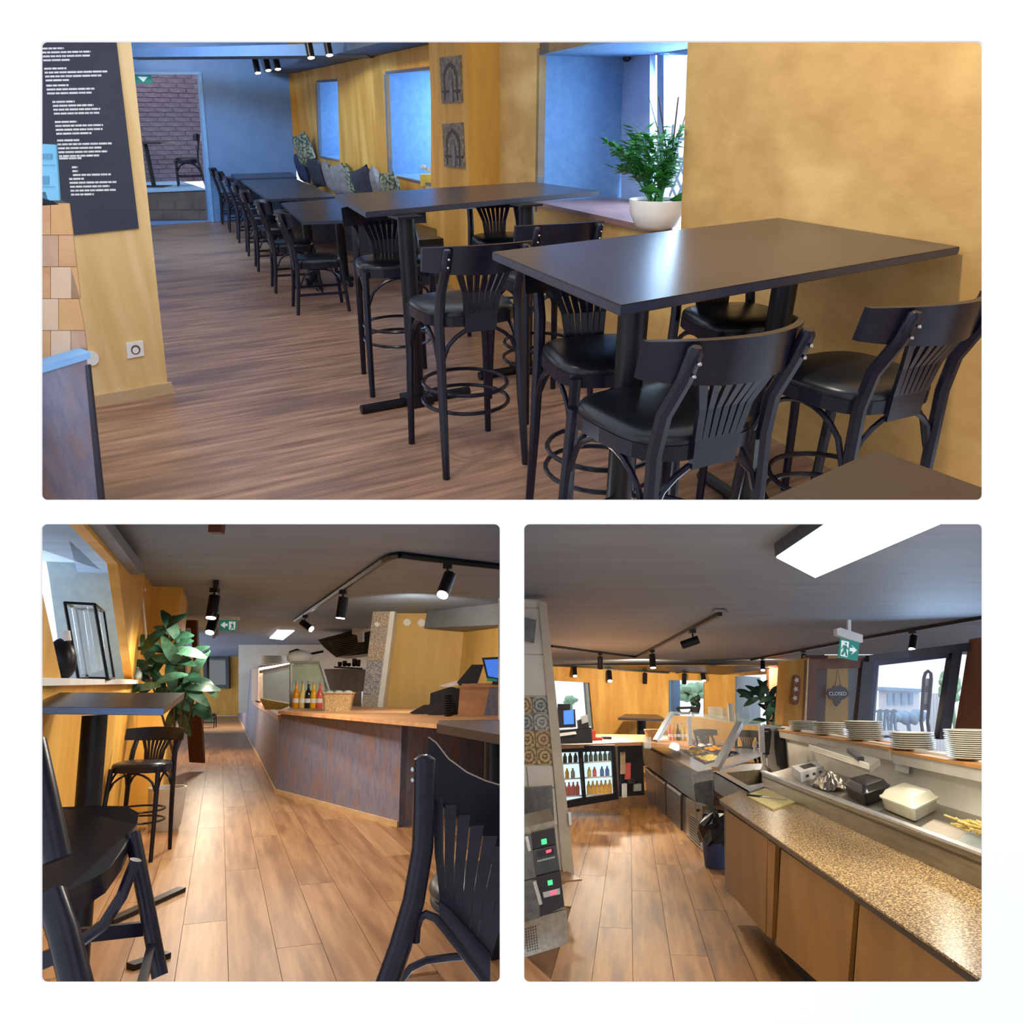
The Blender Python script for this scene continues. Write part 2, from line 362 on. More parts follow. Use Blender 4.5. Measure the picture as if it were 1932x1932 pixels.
def place(parts, room, loc, d, label, group, name='bar_stool', cat='stool', sc=(1, 1, 1)):
    t = thing(name, label, cat, room, (loc[0], loc[1], 0), heading(d), group)
    if sc != (1, 1, 1): t.matrix_world = t.matrix_world @ Matrix.Diagonal((*sc, 1))
    for n, me, m in parts: link(n, me, None, t)
    return t

# ================================================================== ROOM 1: dining room (upper opening)
r = R1; g = r.g
HB = 1.12                                           # bar table height
tb = {k: g(*p, HB) for k, p in dict(l=(930, 475), n=(1172, 575), r=(1810, 465), f=(1468, 411)).items()}
ta = {k: g(*p, HB) for k, p in dict(l=(632, 367), n=(690, 400), r=(1130, 360), f=(1005, 343)).items()}
WA, WB = xy(tb['f']), xy(tb['r'])                   # the plastered wall runs along the far short side of the front table
wdir = (WA - WB).normalized(); wout = Vector((-wdir.y, wdir.x, 0));
if wout.x < 0: wout = -wout                         # out of the room, to the right
WA = WA + wout * .03; WB = WB + wout * .03
def on(px, A, Bp, py=228): return xy(r.w(px, py, A, Bp))
K1 = on(942, WA, WB)
K2 = K1 - wout * .30
K3 = on(815, K2, K2 + wdir)
BK = g(400, 418); bdir = Vector((1.62, 1, 0)).normalized()
K4 = on(560, xy(BK), xy(BK) + bdir)
FA = K3 + wout * .22                                # far wall starts behind the pillar
FB = K4
CE = 2.75
# floor
fp = [g(-120, 965), g(2050, 965)]
fb = B().prism([g(-150, 961), g(2080, 961), V(3.4, 4.0, 0), xy(K1) + wout * .5, K4 + V(.5, .8, 0), V(-14, 17, 0), V(-14, 10, 0)], (0, 0, -.05))
st('floor', fb, 'floor_brown', r, 'brown wood-look floor of the dining room')
# right plastered wall with the window opening
def wp(px, py): return r.w(px, py, WA, WB)
def low(p, z=0): return Vector((p[0], p[1], z))
farR = WB - wdir * 2.2
outer = [low(K1), low(farR), low(farR, 3.0), low(K1, 3.0)]
RA = on(1016, WA, WB)
win = [low(RA, wp(1019, 104).z), wp(1299, 40), wp(1284, 441), low(RA, wp(1019, 386).z)]
trim(st('wall_right', holed(outer, [win], wout * .06), 'ochre_plaster', r, 'ochre plastered wall with trowel marks behind the bar tables'), r)
# pillar with pictures
pb = B().prism([low(K1), low(K2), low(K3), low(K3 + wout * .34), low(K1 + wout * .1)], (0, 0, 3.0))
st('wall_pillar', pb, 'plywood_gold', r, 'ochre wooden pillar carrying two framed pictures')
# window recess: far reveal, near frame, lintel, sill
RB = RA + wout
def rp(px, py): return r.w(px, py, RA, RB)
q = [low(RA, rp(1016, 90).z), rp(1180, 84), rp(1174, 400), low(RA, rp(1016, 400).z)]
st('window_1', B().prism(q, wdir * .05), 'blue_reveal', r, 'deep blue-grey reveal of the bright window')
dW = (xy(q[1]) - RA).length
GA = RA + wout * dW; GB = GA - wdir
def gp(px, py): return r.w(px, py, GA, GB)
fr = B().prism([gp(1172, 92), gp(1216, 96), gp(1216, 392), gp(1172, 392)], wout * .06)
for x0, x1 in ((1216, 1226), (1240, 1252)): fr.prism([gp(x0, 92), gp(x1, 92), gp(x1, 392), gp(x0, 392)], wout * .05)
fr.prism([gp(1172, 84), gp(1400, 84), gp(1400, 104), gp(1172, 104)], wout * .06)
mat('window_frame', S(150, 176, 214), .5, S(138, 164, 204), (6, 6, 6), 2)
st('window_2', fr, 'window_frame', r, 'pale window frame with slim mullions at the plant')
st('window_3', B().prism([gp(1250, 100), gp(1420, 100), gp(1420, 440), gp(1250, 400)], wout * .006), 'sky_glass', r, 'clear window pane in front of bright daylight')
lint = wp(1019, 104).z
lt = B().prism([low(RA, lint), low(on(1299, WA, WB), lint), low(on(1299, WA, WB) + wout * dW, lint), low(GA, lint)], (0, 0, .08))
st('trim_1', lt, 'blue_reveal', r, 'blue-grey underside of the window lintel')
zs = wp(1284, 437).z
sl = B().prism([low(RA - wout * .04 + wdir * .05, zs), low(on(1292, WA, WB) - wout * .04 - wdir * .1, zs), low(on(1292, WA, WB) + wout * (dW + .1) - wdir * .1, zs), low(GA + wout * .1 + wdir * .05, zs)], (0, 0, -.035))
mat('sill_wood', S(150, 116, 110), .4, S(132, 100, 98), (6, 2, 6), 4)
st('trim_2', sl, 'sill_wood', r, 'wooden window sill under the potted plant')
# sensor on the lintel
sp = gp(1193, 108)
t = thing('motion_sensor', 'small black ball sensor at the top of the bright window', 'sensor', r, sp - wout * .05)
part('ball', B().ell((0, 0, 0), .035, .035, .035), 'black_metal', t, True); part('bracket', B().box(0, .03, .03, .03, .06, .03), 'white_paint', t)
# far wall with two window niches
def fp_(px, py): return r.w(px, py, FA, FB)
fdir = (FB - FA).normalized(); fout = Vector((fdir.y, -fdir.x, 0)); fout = fout if fout.x > 0 else -fout
n1 = [fp_(597, 156), fp_(637, 153), fp_(641, 303), fp_(602, 294)]
n2 = [fp_(727, 140), fp_(813, 131), fp_(813, 347), fp_(734, 329)]
st('wall_far', holed([low(FA), low(FB), low(FB, CE), low(FA, CE + .3)], [n1, n2], fout * .05), 'plywood_gold', r, 'ochre wall above the cushioned bench')
for i, n in enumerate((n1, n2)):
    A = xy(n[0]); q = [n[0], n[0] + fout * 1.2, n[3] + fout * 1.2, n[3]]
    b = B().prism([V(*p) for p in q], fdir * .05)
    z = n[3].z; bb = low(n[3], z - .03)
    b.prism([n[3], n[2], n[2] + fout * 1.2, n[3] + fout * 1.2], (0, 0, -.03))
    b.prism([n[0], n[1], n[1] + fout * 1.2, n[0] + fout * 1.2], (0, 0, .03))
    st('window_%d' % (4 + i), b, 'blue_reveal', r, ('narrow', 'wide')[i] + ' blue window niche in the ochre far wall')
one('flower_box', B().box(0, 0, .06, .3, .16, .12).xf(Matrix.Translation(r.w(800, 333, FA, FB) + fout * .12 + V(0, 0, -.1))), 'yellow_box', r, 'small yellow box on the sill of the wide blue niche', 'box')
bq = B()
for k in range(9):
    a = k * .7; bq.ell((.06 * math.cos(a) * (k % 3), .05 * math.sin(a) * (k % 2), .05 + .025 * (k % 4)), .035, .035, .03, 8, 5)
one('flower_bunch', bq.xf(Matrix.Translation(r.w(800, 333, FA, FB) + fout * .12 + V(0, 0, .02))), 'chalk_white', r, 'bunch of pale flowers in the yellow box on the sill', 'flowers', smooth=True)
# corner board left of the niche wall
st('trim_3', B().prism([r.w(545, 140, K4 + V(-.35, -.25, 0), K4), r.w(585, 140, K4 + V(-.35, -.25, 0), K4), r.w(592, 300, K4 + V(-.35, -.25, 0), K4), r.w(556, 300, K4 + V(-.35, -.25, 0), K4)], (.1, .2, 0)), 'plywood_gold', r, 'ochre wooden corner board beside the blue wall')
# back wall (blue) with the doorway, step and brick room
BA, BB = xy(BK), xy(BK) + bdir
def bp(px, py): return r.w(px, py, BA, BB)
bn = Vector((-bdir.y, bdir.x, 0)); bn = bn if bn.y > 0 else -bn
dy = BA.length
outer = [bp(150, 430), bp(150, 96), bp(562, 96), bp(562, 430)]
outer = [low(outer[0]), low(outer[1], CE), low(outer[2], CE), low(outer[3])]
door = [bp(252, 142), bp(374, 139), bp(393, 416), bp(270, 418)]
door[2].z = max(door[2].z, .02); door[3].z = max(door[3].z, .02)
st('wall_back', holed(outer, [door], bn * .1), 'blue_wall', r, 'smooth blue painted back wall beside the brick doorway')
tr = B().prism([bp(374, 139), bp(379, 139), bp(403, 418), bp(396, 418)], -bn * .04); tr.prism([bp(252, 136), bp(379, 136), bp(379, 141), bp(252, 141)], -bn * .04)
mat('trim_blue', S(128, 176, 224), .5, S(118, 166, 216), (5, 5, 5), 2)
st('trim_4', tr, 'trim_blue', r, 'light blue casing around the doorway')
zst = bp(330, 362).z                                # raised floor of the brick room
A2 = BA + bn * .12
stp = B().prism([low(bp(240, 415) + bn * .12), low(bp(400, 415) + bn * .12), low(bp(400, 415) + bn * 2.6), low(bp(240, 415) + bn * 2.6)], (0, 0, zst))
so = st('floor_step', stp, 'step_stone', r, 'stone step up into the brick room')
for i in range(4):
    for j in range(2):
        x0 = 262 + i * 34 + (12 if j else 0); y0 = 378 + j * 19
        p = [r.w(x, y, A2, A2 + bdir) for x, y in ((x0 + 1, y0), (x0 + 32, y0), (x0 + 33, y0 + 17), (x0 + 2, y0 + 17))]
        o = part('tile', B().prism(p, -bn * .015), 'step_stone', so)
mat('tread_blue_light', S(150, 190, 226), .4, S(138, 178, 216), (4, 4, 4), 3)  # blue light falling on the step top, put into its colour
part('tread', B().prism([low(bp(240, 415) + bn * .08, zst), low(bp(400, 415) + bn * .08, zst), low(bp(400, 415) + bn * 2.6, zst), low(bp(240, 415) + bn * 2.6, zst)], (0, 0, .02)), 'tread_blue_light', so, label='tread with pale blue light in its colour')
BR = BA + bn * 2.4
def brp(px, py): return r.w(px, py, BR, BR + bdir)
p0, p1 = brp(225, 352), brp(408, 352); zt = brp(300, 128).z; L = (p1 - p0).length
bw = st('wall_brick', B().prism([low(p0, zst), low(p1, zst), low(p1, zt), low(p0, zt)], bn * .1), 'mortar', r, 'mauve brick wall in the room beyond the doorway')
bh, bl = (zt - zst) / 24, .30
bk = B().box(0, 0, 0, bl * .94, .03, bh * .84).mesh('brick', 'brick_mauve')
for j in range(24):
    for i in range(int(L / bl) + 1):
        c = p0 + bdir * ((i + .5 * (j % 2)) * bl); c.z = zst + (j + .5) * bh
        if (c - p0).dot(bdir) > L: continue
        o = link('brick', bk, None, bw); o.matrix_local = Matrix.Translation(c - bn * random.uniform(.0, .012)) @ Matrix.Rotation(math.atan2(bdir.y, bdir.x), 4, 'Z')
# brick room furniture: table, chair, exit sign
c = BA + bn * 1.1
def rm(px): return xy(r.w(px, 300, c, c + bdir))
t = thing('bistro_table', 'small dark pedestal table in the brick room', 'table', r, low(rm(280), zst))
part('table_top', B().box(0, 0, .72, .8, .6, .03), 'table_top', t); part('post', B().tube([(0, 0, .02), (0, 0, .71)], .04), 'black_metal', t, True); part('base', B().box(0, 0, .015, .5, .4, .03), 'black_metal', t)
t = place(CHAIR, r, rm(352), (-.8, -.6), 'dark bentwood chair in front of the mauve brick wall', None, 'dining_chair', 'chair'); t.matrix_world = r.M @ Matrix.Translation(low(rm(352), zst)) @ Matrix.Rotation(heading((-.85, -.3)), 4, 'Z')
t = thing('exit_sign', 'green exit sign with white arrow above the brick doorway', 'sign', r, bp(268, 148) + bn * .2)
part('panel', B().box(0, 0, 0, .34, .03, .13, .55), 'exit_green', t); part('arrow', B().prism([(-.02, -.03, .03), (.1, .05, .03), (.04, .0, -.04)], (0.01, -.015, 0)), 'exit_white', t); part('figure', B().prism([(-.14, -.1, .05), (-.07, -.06, .05), (-.07, -.06, -.05), (-.14, -.1, -.05)], (0.01, -.02, 0)), 'exit_white', t)
# ceiling, beam, soffit
K5 = V(-14, 14, 0)
cb = B().prism([low(BA - bdir * 7 + bn * .3, CE), low(K4 + V(.4, .3, 0), CE), low(K3 + wout * .3, CE), low(K1, CE), low(K1 - wdir * .5, CE), V(-4.2, 7.2, CE), V(-9, 8.2, CE)], (0, 0, .08))
st('ceiling', cb, 'navy_ceiling', r, 'dark slate blue ceiling of the dining room')
pB = g(470, 107, 2.6); 
bm_ = B().prism([r.dep(230, 92, 11.5), r.dep(690, 80, 10.2), r.dep(690, 104, 10.2), r.dep(230, 108, 11.5)], (0, .5, 0))
mat('beam_blue', S(84, 104, 134), .6, S(76, 96, 126), (3, 3, 3), 3)
st('ceiling_beam', bm_, 'beam_blue', r, 'slate blue beam across the dining room ceiling')
sf = B().prism([r.w(548, 112, FA - fout * .02, FB - fout * .02), r.w(816, 50, FA - fout * .02, FB - fout * .02), r.w(816, 82, FA - fout * .02, FB - fout * .02), r.w(556, 138, FA - fout * .02, FB - fout * .02)], -fout * .5)
st('ceiling_soffit', sf, 'navy_ceiling', r, 'dark soffit above the ochre far wall')
def track_spot(room, p, aim, label, group, s=1.0, glow='lamp_glow'):
    """cylinder spotlight hanging at p (top of the stem)"""
    t = thing('spotlight', label, 'spotlight', room, p, 0, group); a = Vector(aim).normalized()
    h = V(0, 0, -.10 * s)
    part('stem', B().tube([(0, 0, 0), h], .008 * s, 6), 'black_metal', t)
    part('adapter', B().box(0, 0, -.015 * s, .05 * s, .05 * s, .03 * s), 'black_metal', t)
    hd = part('head', B().tube([h - a * .05 * s, h + a * .10 * s], .036 * s, 14), 'black_metal', t, True)
    part('lens', B().tube([h + a * .1 * s, h + a * .106 * s], .031 * s, 14), glow, hd)
    return t
for i, (px, py, y, lab) in enumerate(((480, 100, 11.5, 'leftmost of the three spotlights near the blue wall'), (500, 96, 11.8, 'middle of the three spotlights near the blue wall'), (518, 92, 11.3, 'rightmost of the three spotlights near the blue wall'), (580, 62, 9.4, 'left spotlight at the upper edge of the dining room'), (615, 58, 9.6, 'right spotlight at the upper edge of the dining room'))):
    track_spot(r, r.dep(px, py, y), (.15, -.2, -1), 'small black ' + lab, 'dining room spotlights', 1.15)
# left column: plywood face, baseboard, chalkboard menu, socket
LA, LB = xy(g(328, 740)), xy(g(175, 768))
ldir = (LA - LB).normalized(); ln = Vector((-ldir.y, ldir.x, 0)); ln = ln if ln.y > 0 else -ln
def lp(px, py, off=0): return r.w(px, py, LA - ln * off, LB - ln * off)
st('wall_left', B().prism([lp(-60, 20), lp(241, 20), lp(318, 741), lp(-60, 825)], ln * .3 - ldir * .25), 'plywood', r, 'pale plywood column carrying the menu board')
st('baseboard_left', B().prism([lp(60, 766, .0), lp(322, 720), lp(329, 741), lp(60, 791)], -ln * .02), 'wood_trim', r, 'pale wooden skirting under the plywood column')
t = thing('menu_board', 'large dark menu board with white lettering on the plywood column', 'menu board', r)
part('board', B().prism([lp(-40, 20, .012), lp(213, 20, .012), lp(262, 431, .012), lp(-40, 462, .012)], ln * .012), 'chalkboard', t)
tx = B(); y = 82; 
def brow(y): return 40 + (y - 77) * .20, 205 + (y - 77) * .125
blocks = [(90, 4, 0), (128, 4, 0), (160, 3, 0), (191, 4, 1), (229, 4, 1), (264, 5, 1), (298, 1, 1), (315, 3, 2), (337, 5, 1)]
for (y0, n, ind) in blocks:
    for k in range(n):
        yy = y0 + k * 7.4; lft = 77 + (yy - 77) * .12 + ind * 8; rgt = 198 + (yy - 77) * .09 - random.uniform(0, 35)
        if k == 0: rgt = lft + 42
        if ind == 2: rgt = lft + 25
        if k == n - 1 and n > 1: rgt = lft + random.uniform(40, 90)
        if yy > 300: lft += 14
        x = max(lft, 50)
        while x < rgt:
            wl = random.uniform(6, 17); x1 = min(x + wl, rgt)
            sl_ = -.02
            tx.prism([lp(x, yy + sl_ * (x - 77), .0135), lp(x1, yy + sl_ * (x1 - 77), .0135), lp(x1 + .3, yy + 3.6 + sl_ * (x1 - 77), .0135), lp(x + .3, yy + 3.6 + sl_ * (x - 77), .0135)], ln * .001)
            x = x1 + 1.3
part('lettering', tx, 'chalk_white', t, label='white lines of small menu lettering')
c = lp(255, 660, .0)
def onface(px, py, off, rad, n=20, sq=1): return [lp(px + rad * math.cos(a), py + rad * math.sin(a), off) for a in [2 * PI * k / n for k in range(n)]]
t = thing('wall_socket', 'white square wall socket on the plywood column', 'socket', r)
part('plate', B().prism([lp(238, 648, .012), lp(270, 643, .012), lp(272, 671, .012), lp(241, 677, .012)], ln * .011), 'white_paint', t)
part('outlet', B().prism(onface(256, 660, .0135, 9), ln * .002), 'step_stone', t); part('outlet_centre', B().prism(onface(256, 661, .0145, 6), ln * .002), 'white_paint', t)
one('round_cover', B().prism(onface(174, 677, .015, 13), ln * .014), 'white_paint', r, 'white round cover plate beside the counter end', 'cover')
# counter end at the lower left: butcher block side, laminate panel, edge strip, card holder
CA = 3.0
def cpn(px, py, y=CA): return r.dep(px, py, y)
t = thing('counter_end', 'counter end with butcher block side and blue mottled laminate panel', 'counter', r)
mat('stave_pink', S(196, 158, 132), .5, S(178, 138, 112), (6, 6, 2), 4); mat('stave_tan', S(212, 166, 112), .5, S(196, 146, 92), (6, 6, 2), 4); mat('stave_pale', S(218, 188, 160), .5, S(204, 172, 142), (6, 6, 2), 4)
part('block_core', B().prism([cpn(20, 386, CA + .01), cpn(128, 390, CA + .01), cpn(163, 670, CA + .01), cpn(20, 710, CA + .01)], (-.16, .2, 0)), 'butcher_block', t)
for j in range(5):
    for i in range(4):
        y0, y1 = 384 + j * 60, min(384 + (j + 1) * 60, 672) - 1; x0 = 20 + i * 38 + (15 if j % 2 else 0); x1 = x0 + 37
        e0, e1 = 130 + (y0 - 386) * .1225, 130 + (y1 - 386) * .1225
        if x0 > e0 - 4: continue
        sk = lambda x: (40 * (1 - (x - 20) / 145) if j == 4 else 0)
        part('stave', B().prism([cpn(x0, y0), cpn(min(x1, e0), y0), cpn(min(x1 if x1 < e0 - 14 else 999, e1), y1 + sk(min(x1, e1))), cpn(x0, y1 + sk(x0))], (-.0, .008, 0)), random.choice(('stave_pink', 'stave_tan', 'stave_pale', 'butcher_block')), t)
part('panel', B().prism([cpn(20, 716, 2.95), cpn(164, 678, 2.95), cpn(196, 960, 2.95), cpn(20, 960, 2.95)], (-.25, .25, 0)), 'counter_blue', t)
part('edge_strip', B().prism([cpn(20, 706, 2.94), cpn(170, 664, 2.94), cpn(172, 676, 2.94), cpn(20, 722, 2.94)], (-.12, .1, 0)), 'trim_blue', t, label='pale blue edge strip')
mat('dark_strip', S(46, 48, 66), .5, S(40, 42, 58), (6, 6, 6), 2)
part('corner_strip', B().prism([cpn(160, 690, 2.945), cpn(167, 690, 2.945), cpn(196, 960, 2.945), cpn(186, 960, 2.945)], (0, .02, 0)), 'dark_strip', t)
t = thing('card_stand', 'pale blue printed card in a dark stand on the counter', 'card', r)
part('card', B().prism([cpn(40, 270), cpn(105, 273), cpn(112, 378), cpn(40, 380)], (0, .01, 0)), 'card_blue', t)
part('stand', B().prism([cpn(40, 362), cpn(86, 362), cpn(90, 376), cpn(112, 386), cpn(40, 390)], (0, .06, 0)), 'black_metal', t)
pr = B()
for (x0, y0, x1, y1) in ((72, 290, 98, 300), (72, 311, 104, 312), (80, 332, 92, 348), (72, 352, 104, 353)): pr.prism([cpn(x0, y0, CA - .002), cpn(x1, y0, CA - .002), cpn(x1, y1, CA - .002), cpn(x0, y1, CA - .002)], (0, .001, 0))
mat('card_print', S(92, 150, 186), .5, S(84, 140, 178), (9, 9, 9), 2)
part('print', pr, 'card_print', t)

# bar tables
def table(name, label, q, h, posts, room, group=None, th=.03, foot=True, mtop='table_top'):
    c = sum((Vector(p) for p in q), Vector()) / 4
    t = thing(name, label, 'table', room, low(c)); o = low(c)
    part('table_top', B().prism([low(p, h) - o for p in q], (0, 0, -th)), mtop, t)
    part('edge_band', B().prism([low(c, h - .004) + (low(p, h - .004) - low(c, h - .004)) * 1.003 - o for p in q], (0, 0, -th + .008)), 'table_edge_highlight', t)
    for p, fd in posts:
        p = low(p) - o
        part('post', B().tube([p + V(0, 0, .03), p + V(0, 0, h - th)], .048, 16), 'black_metal', t, True)
        part('mount_plate', B().box(p.x, p.y, h - th - .006, .15, .15, .012, heading(fd)), 'black_metal', t)
        if foot:
            d = Vector((fd[0], fd[1], 0)).normalized() * .36
            part('foot', B().tube([p - d + V(0, 0, .028), p + d + V(0, 0, .028)], .028, 8), 'black_metal', t, True)
            part('foot_cap', B().box(p.x, p.y, .035, .16, .16, .05, heading(fd)), 'black_metal', t)
    return t
shortA = (ta['l'] - ta['n']).normalized(); shortB = (tb['l'] - tb['n']).normalized()
pA1 = g(787, 762); pA2 = xy(pA1) + xy(ta['r'] - ta['n']).normalized() * .95
table('bar_table', 'tall dark bar table in front of the pictured pillar', [ta[k] for k in 'lnrf'], HB, [(pA1, (pA1 - g(700, 778)).to_2d()), (pA2, (pA1 - g(700, 778)).to_2d())], r, 'tall dark bar tables')
pB1 = g(1200, 528, HB); pB2 = g(1492, 470, HB)
trim(table('bar_table', 'large tall dark bar table with its end against the ochre wall', [tb[k] for k in 'lnrf'], HB, [(pB1, shortB.to_2d()), (pB2, shortB.to_2d())], r, 'tall dark bar tables'), r)
TR = []
tc = [g(1655, 848, .9), g(1990, 970, .9), g(1800, 1010, .9), g(1340, 990, .9)]
trim(table('bar_table', 'corner of a brown table at the lower right edge of the dining room', tc, .9, [(g(1700, 985, .9), (0, 1))], r, None, foot=False), r)
# bar stools
def stool_at(room, rail, seat, label, hr=1.03, hs=.8, group='bar stools at the tall tables', parts=None):
    a = room.g(*rail, hr); b = room.g(*seat, hs); d = (b - a); d.z = 0
    return place(parts or STOOL, room, b, d.normalized(), label, group)
place(STOOL, r, (-.24, 3.62, 0), (-.42, .9), 'black bar stool with its back to us, nearest the pictured pillar table', 'bar stools at the tall tables')
place(STOOL, r, g(1020, 510, .8), (-.42, .9), 'black bar stool seen from behind between the two tall tables', 'bar stools at the tall tables')
cA1 = V(-.74, 4.80, 0); dA = xy(ta['r'] - ta['n']).normalized()
place(STOOL, r, cA1, (.3, -.95), 'black bar stool facing us at the left end of the pillar table', 'bar stools at the tall tables')
place(STOOL, r, cA1 + dA * .95 + V(0, .35, 0), (.3, -.95), 'black bar stool behind the pillar table, mostly hidden', 'bar stools at the tall tables')
trim(place(STOOL, r, g(1145, 655, .8), (.28, -.96), 'black bar stool facing us under the left end of the large front table', 'bar stools at the tall tables'), r)
place(STOOL, r, g(1395, 588, .8), (.28, -.96), 'black bar stool behind the large front table near the wall', 'bar stools at the tall tables')
trim(place(STOOL, r, g(1256, 762, .8), (-.45, .89), 'large black bar stool seen from behind at the lower centre right', 'bar stools at the tall tables'), r)
trim(place(STOOL, r, g(1606, 694, .8), (-.45, .89), 'black bar stool seen from behind next to the ochre wall', 'bar stools at the tall tables'), r)
# dining tables and chairs along the bench
HD = .74
for i, (qq, lab) in enumerate((([(530, 383), (572, 418), (690, 414), (640, 374)], 'nearest low dark dining table beside the cushioned bench'), ([(454, 340), (504, 376), (634, 371), (557, 337)], 'middle low dark dining table beside the cushioned bench'), ([(430, 324), (447, 337), (560, 334), (545, 322)], 'farthest low dark dining table below the blue wall'))):
    q = [g(*p, HD) for p in qq]; c = sum(q, Vector()) / 4
    table('dining_table', lab, q, HD, [(lerp(lerp(q[0], q[1], .5), c, .45), (q[1] - q[0]).to_2d()), (lerp(lerp(q[2], q[3], .5), c, .45), (q[1] - q[0]).to_2d())], r, 'low dining tables')
names = ['nearest the tall tables', 'second from the tall tables', 'third from the tall tables', 'fourth from the tall tables', 'fifth from the tall tables', 'second from the doorway', 'nearest the doorway']
for i, (px, py) in enumerate(((532, 402), (492, 382), (462, 362), (446, 348), (430, 336), (414, 326), (401, 319))):
    a = g(px, py, .84); d = Vector((.93, .36, 0)); place(CHAIR, r, xy(a) + d * .25, d.to_2d(), 'dark bentwood dining chair along the aisle, ' + names[i], 'dining chairs along the aisle', 'dining_chair', 'chair')
# bench and cushions
be = B().prism([low(FA - fout * .5 - fdir * .2), low(FA - fout * .02 - fdir * .2), low(FB - fout * .02 - fdir * .3), low(FB - fout * .5 - fdir * .3)], (0, 0, .40))
t = thing('bench', 'long dark wall bench under the blue niches', 'bench', r); part('base', be, 'cloth_dark', t)
part('seat_pad', B().prism([low(FA - fout * .52 - fdir * .2, .40), low(FA - fout * .02 - fdir * .2, .40), low(FB - fout * .02 - fdir * .3, .40), low(FB - fout * .52 - fdir * .3, .40)], (0, 0, .06)), 'black_leather', t)
def cushion_mesh(m):
    n = 8; vs = []; fs = []
    for s in (1, -1):
        for i in range(n + 1):
            for j in range(n + 1):
                u, v = -1 + 2 * i / n, -1 + 2 * j / n; k = 1 - .06 * (1 - u * u) * (abs(v) ** 2) - 0.0
                th = .075 * ((1 - u ** 4) * (1 - v ** 4)) ** .5
                pin = 1 - .07 * (1 - abs(u * v)); vs.append((u * .22 * (1 - .06 * (1 - v * v)), s * th, v * .22 * (1 - .06 * (1 - u * u))))
    N = (n + 1) ** 2
    for i in range(n):
        for j in range(n):
            a = i * (n + 1) + j; fs.append((a, a + n + 1, a + n + 2, a + 1)); fs.append((N + a, N + a + 1, N + a + n + 2, N + a + n + 1))
    return B().add(vs, fs).mesh('cushion', m, True)
CM = {m: cushion_mesh(m) for m in ('cloth_grey', 'cloth_dark', 'cloth_floral', 'cloth_navy')}
cz = [(574, 284, 'cloth_floral', 'floral patterned cushion at the far end of the bench, topmost', 1.15, .2), (570, 318, 'cloth_navy', 'dark navy cushion below the floral one at the bench end', 1.05, .0), (597, 326, 'cloth_dark', 'charcoal cushion next to the navy one on the bench', 1.0, .1), (622, 334, 'cloth_grey', 'grey cushion, fourth from the bench end', 1.0, -.1), (644, 342, 'cloth_grey', 'light grey cushion in the middle of the bench row', 1.05, .15), (664, 344, 'cloth_floral', 'patterned cushion leaning beside the grey ones on the bench', .95, -.2), (688, 350, 'cloth_dark', 'dark cushion before the wide niche on the bench', 1.0, .3), (712, 352, 'cloth_grey', 'pale printed cushion nearest the pillar', .95, -.25), (738, 360, 'cloth_floral', 'last patterned cushion, half hidden behind the pillar table', .95, .1)]
for px, py, m, lab, s, tw in cz:
    p = r.w(px, py, FA - fout * .2, FB - fout * .2); o = link('cushion', CM[m], r); o['label'] = lab; o['category'] = 'cushion'; o['group'] = 'cushions on the wall bench'
    p.z = max(p.z, .6)
    o.matrix_world = r.M @ Matrix.Translation(p) @ Matrix.Rotation(heading(-fout) + tw, 4, 'Z') @ Matrix.Rotation(tw * .9, 4, 'Y') @ Matrix.Rotation(-.2, 4, 'X') @ Matrix.Scale(s, 4)
# pictures on the pillar
def kp(px, py, off=.02):
    o_ = (K2 - K3).normalized(); nn = -wout * off; return r.w(px, py, K2 + nn, K3 + nn)
for lab, q in (('upper of two arched doorway pictures on the ochre pillar', ((829, 109), (867, 104), (870, 193), (833, 195))), ('lower of two arched doorway pictures on the ochre pillar', ((834, 234), (871, 231), (875, 318), (838, 314)))):
    t = thing('picture', lab, 'picture', r); P4 = [kp(*p) for p in q]
    part('panel', B().prism(P4, wout * .02), 'picture_art', t)
    def uv(u, v, off=.022):
        a = lerp(q[0] + (0,), q[1] + (0,), u); b = lerp(q[3] + (0,), q[2] + (0,), u); c = lerp(a, b, v); return kp(c.x, c.y, off)
    for k, (w0, top_, bot, mm) in enumerate(((.36, .12, .95, 'picture_dark'), (.27, .22, .95, 'wood_trim'), (.17, .34, .95, 'picture_dark'))):
        pts = [uv(.5 - w0, bot, .022 + .002 * k), uv(.5 - w0, top_ + .25, .022 + .002 * k), uv(.5 - w0 * .6, top_ + .08, .022 + .002 * k), uv(.5, top_, .022 + .002 * k), uv(.5 + w0 * .6, top_ + .08, .022 + .002 * k), uv(.5 + w0, top_ + .25, .022 + .002 * k), uv(.5 + w0, bot, .022 + .002 * k)]
        part('arch', B().prism(pts, wout * .001), ('picture_dark', 'picture_art', 'step_stone')[k], t)
    part('lower_band', B().prism([uv(.06, .72, .03), uv(.94, .72, .03), uv(.94, .78, .03), uv(.06, .78, .03)], wout * .001), 'picture_dark', t)
    part('door_leaf', B().prism([uv(.42, .5, .031), uv(.58, .5, .031), uv(.58, .97, .031), uv(.42, .97, .031)], wout * .001), 'cloth_grey', t)
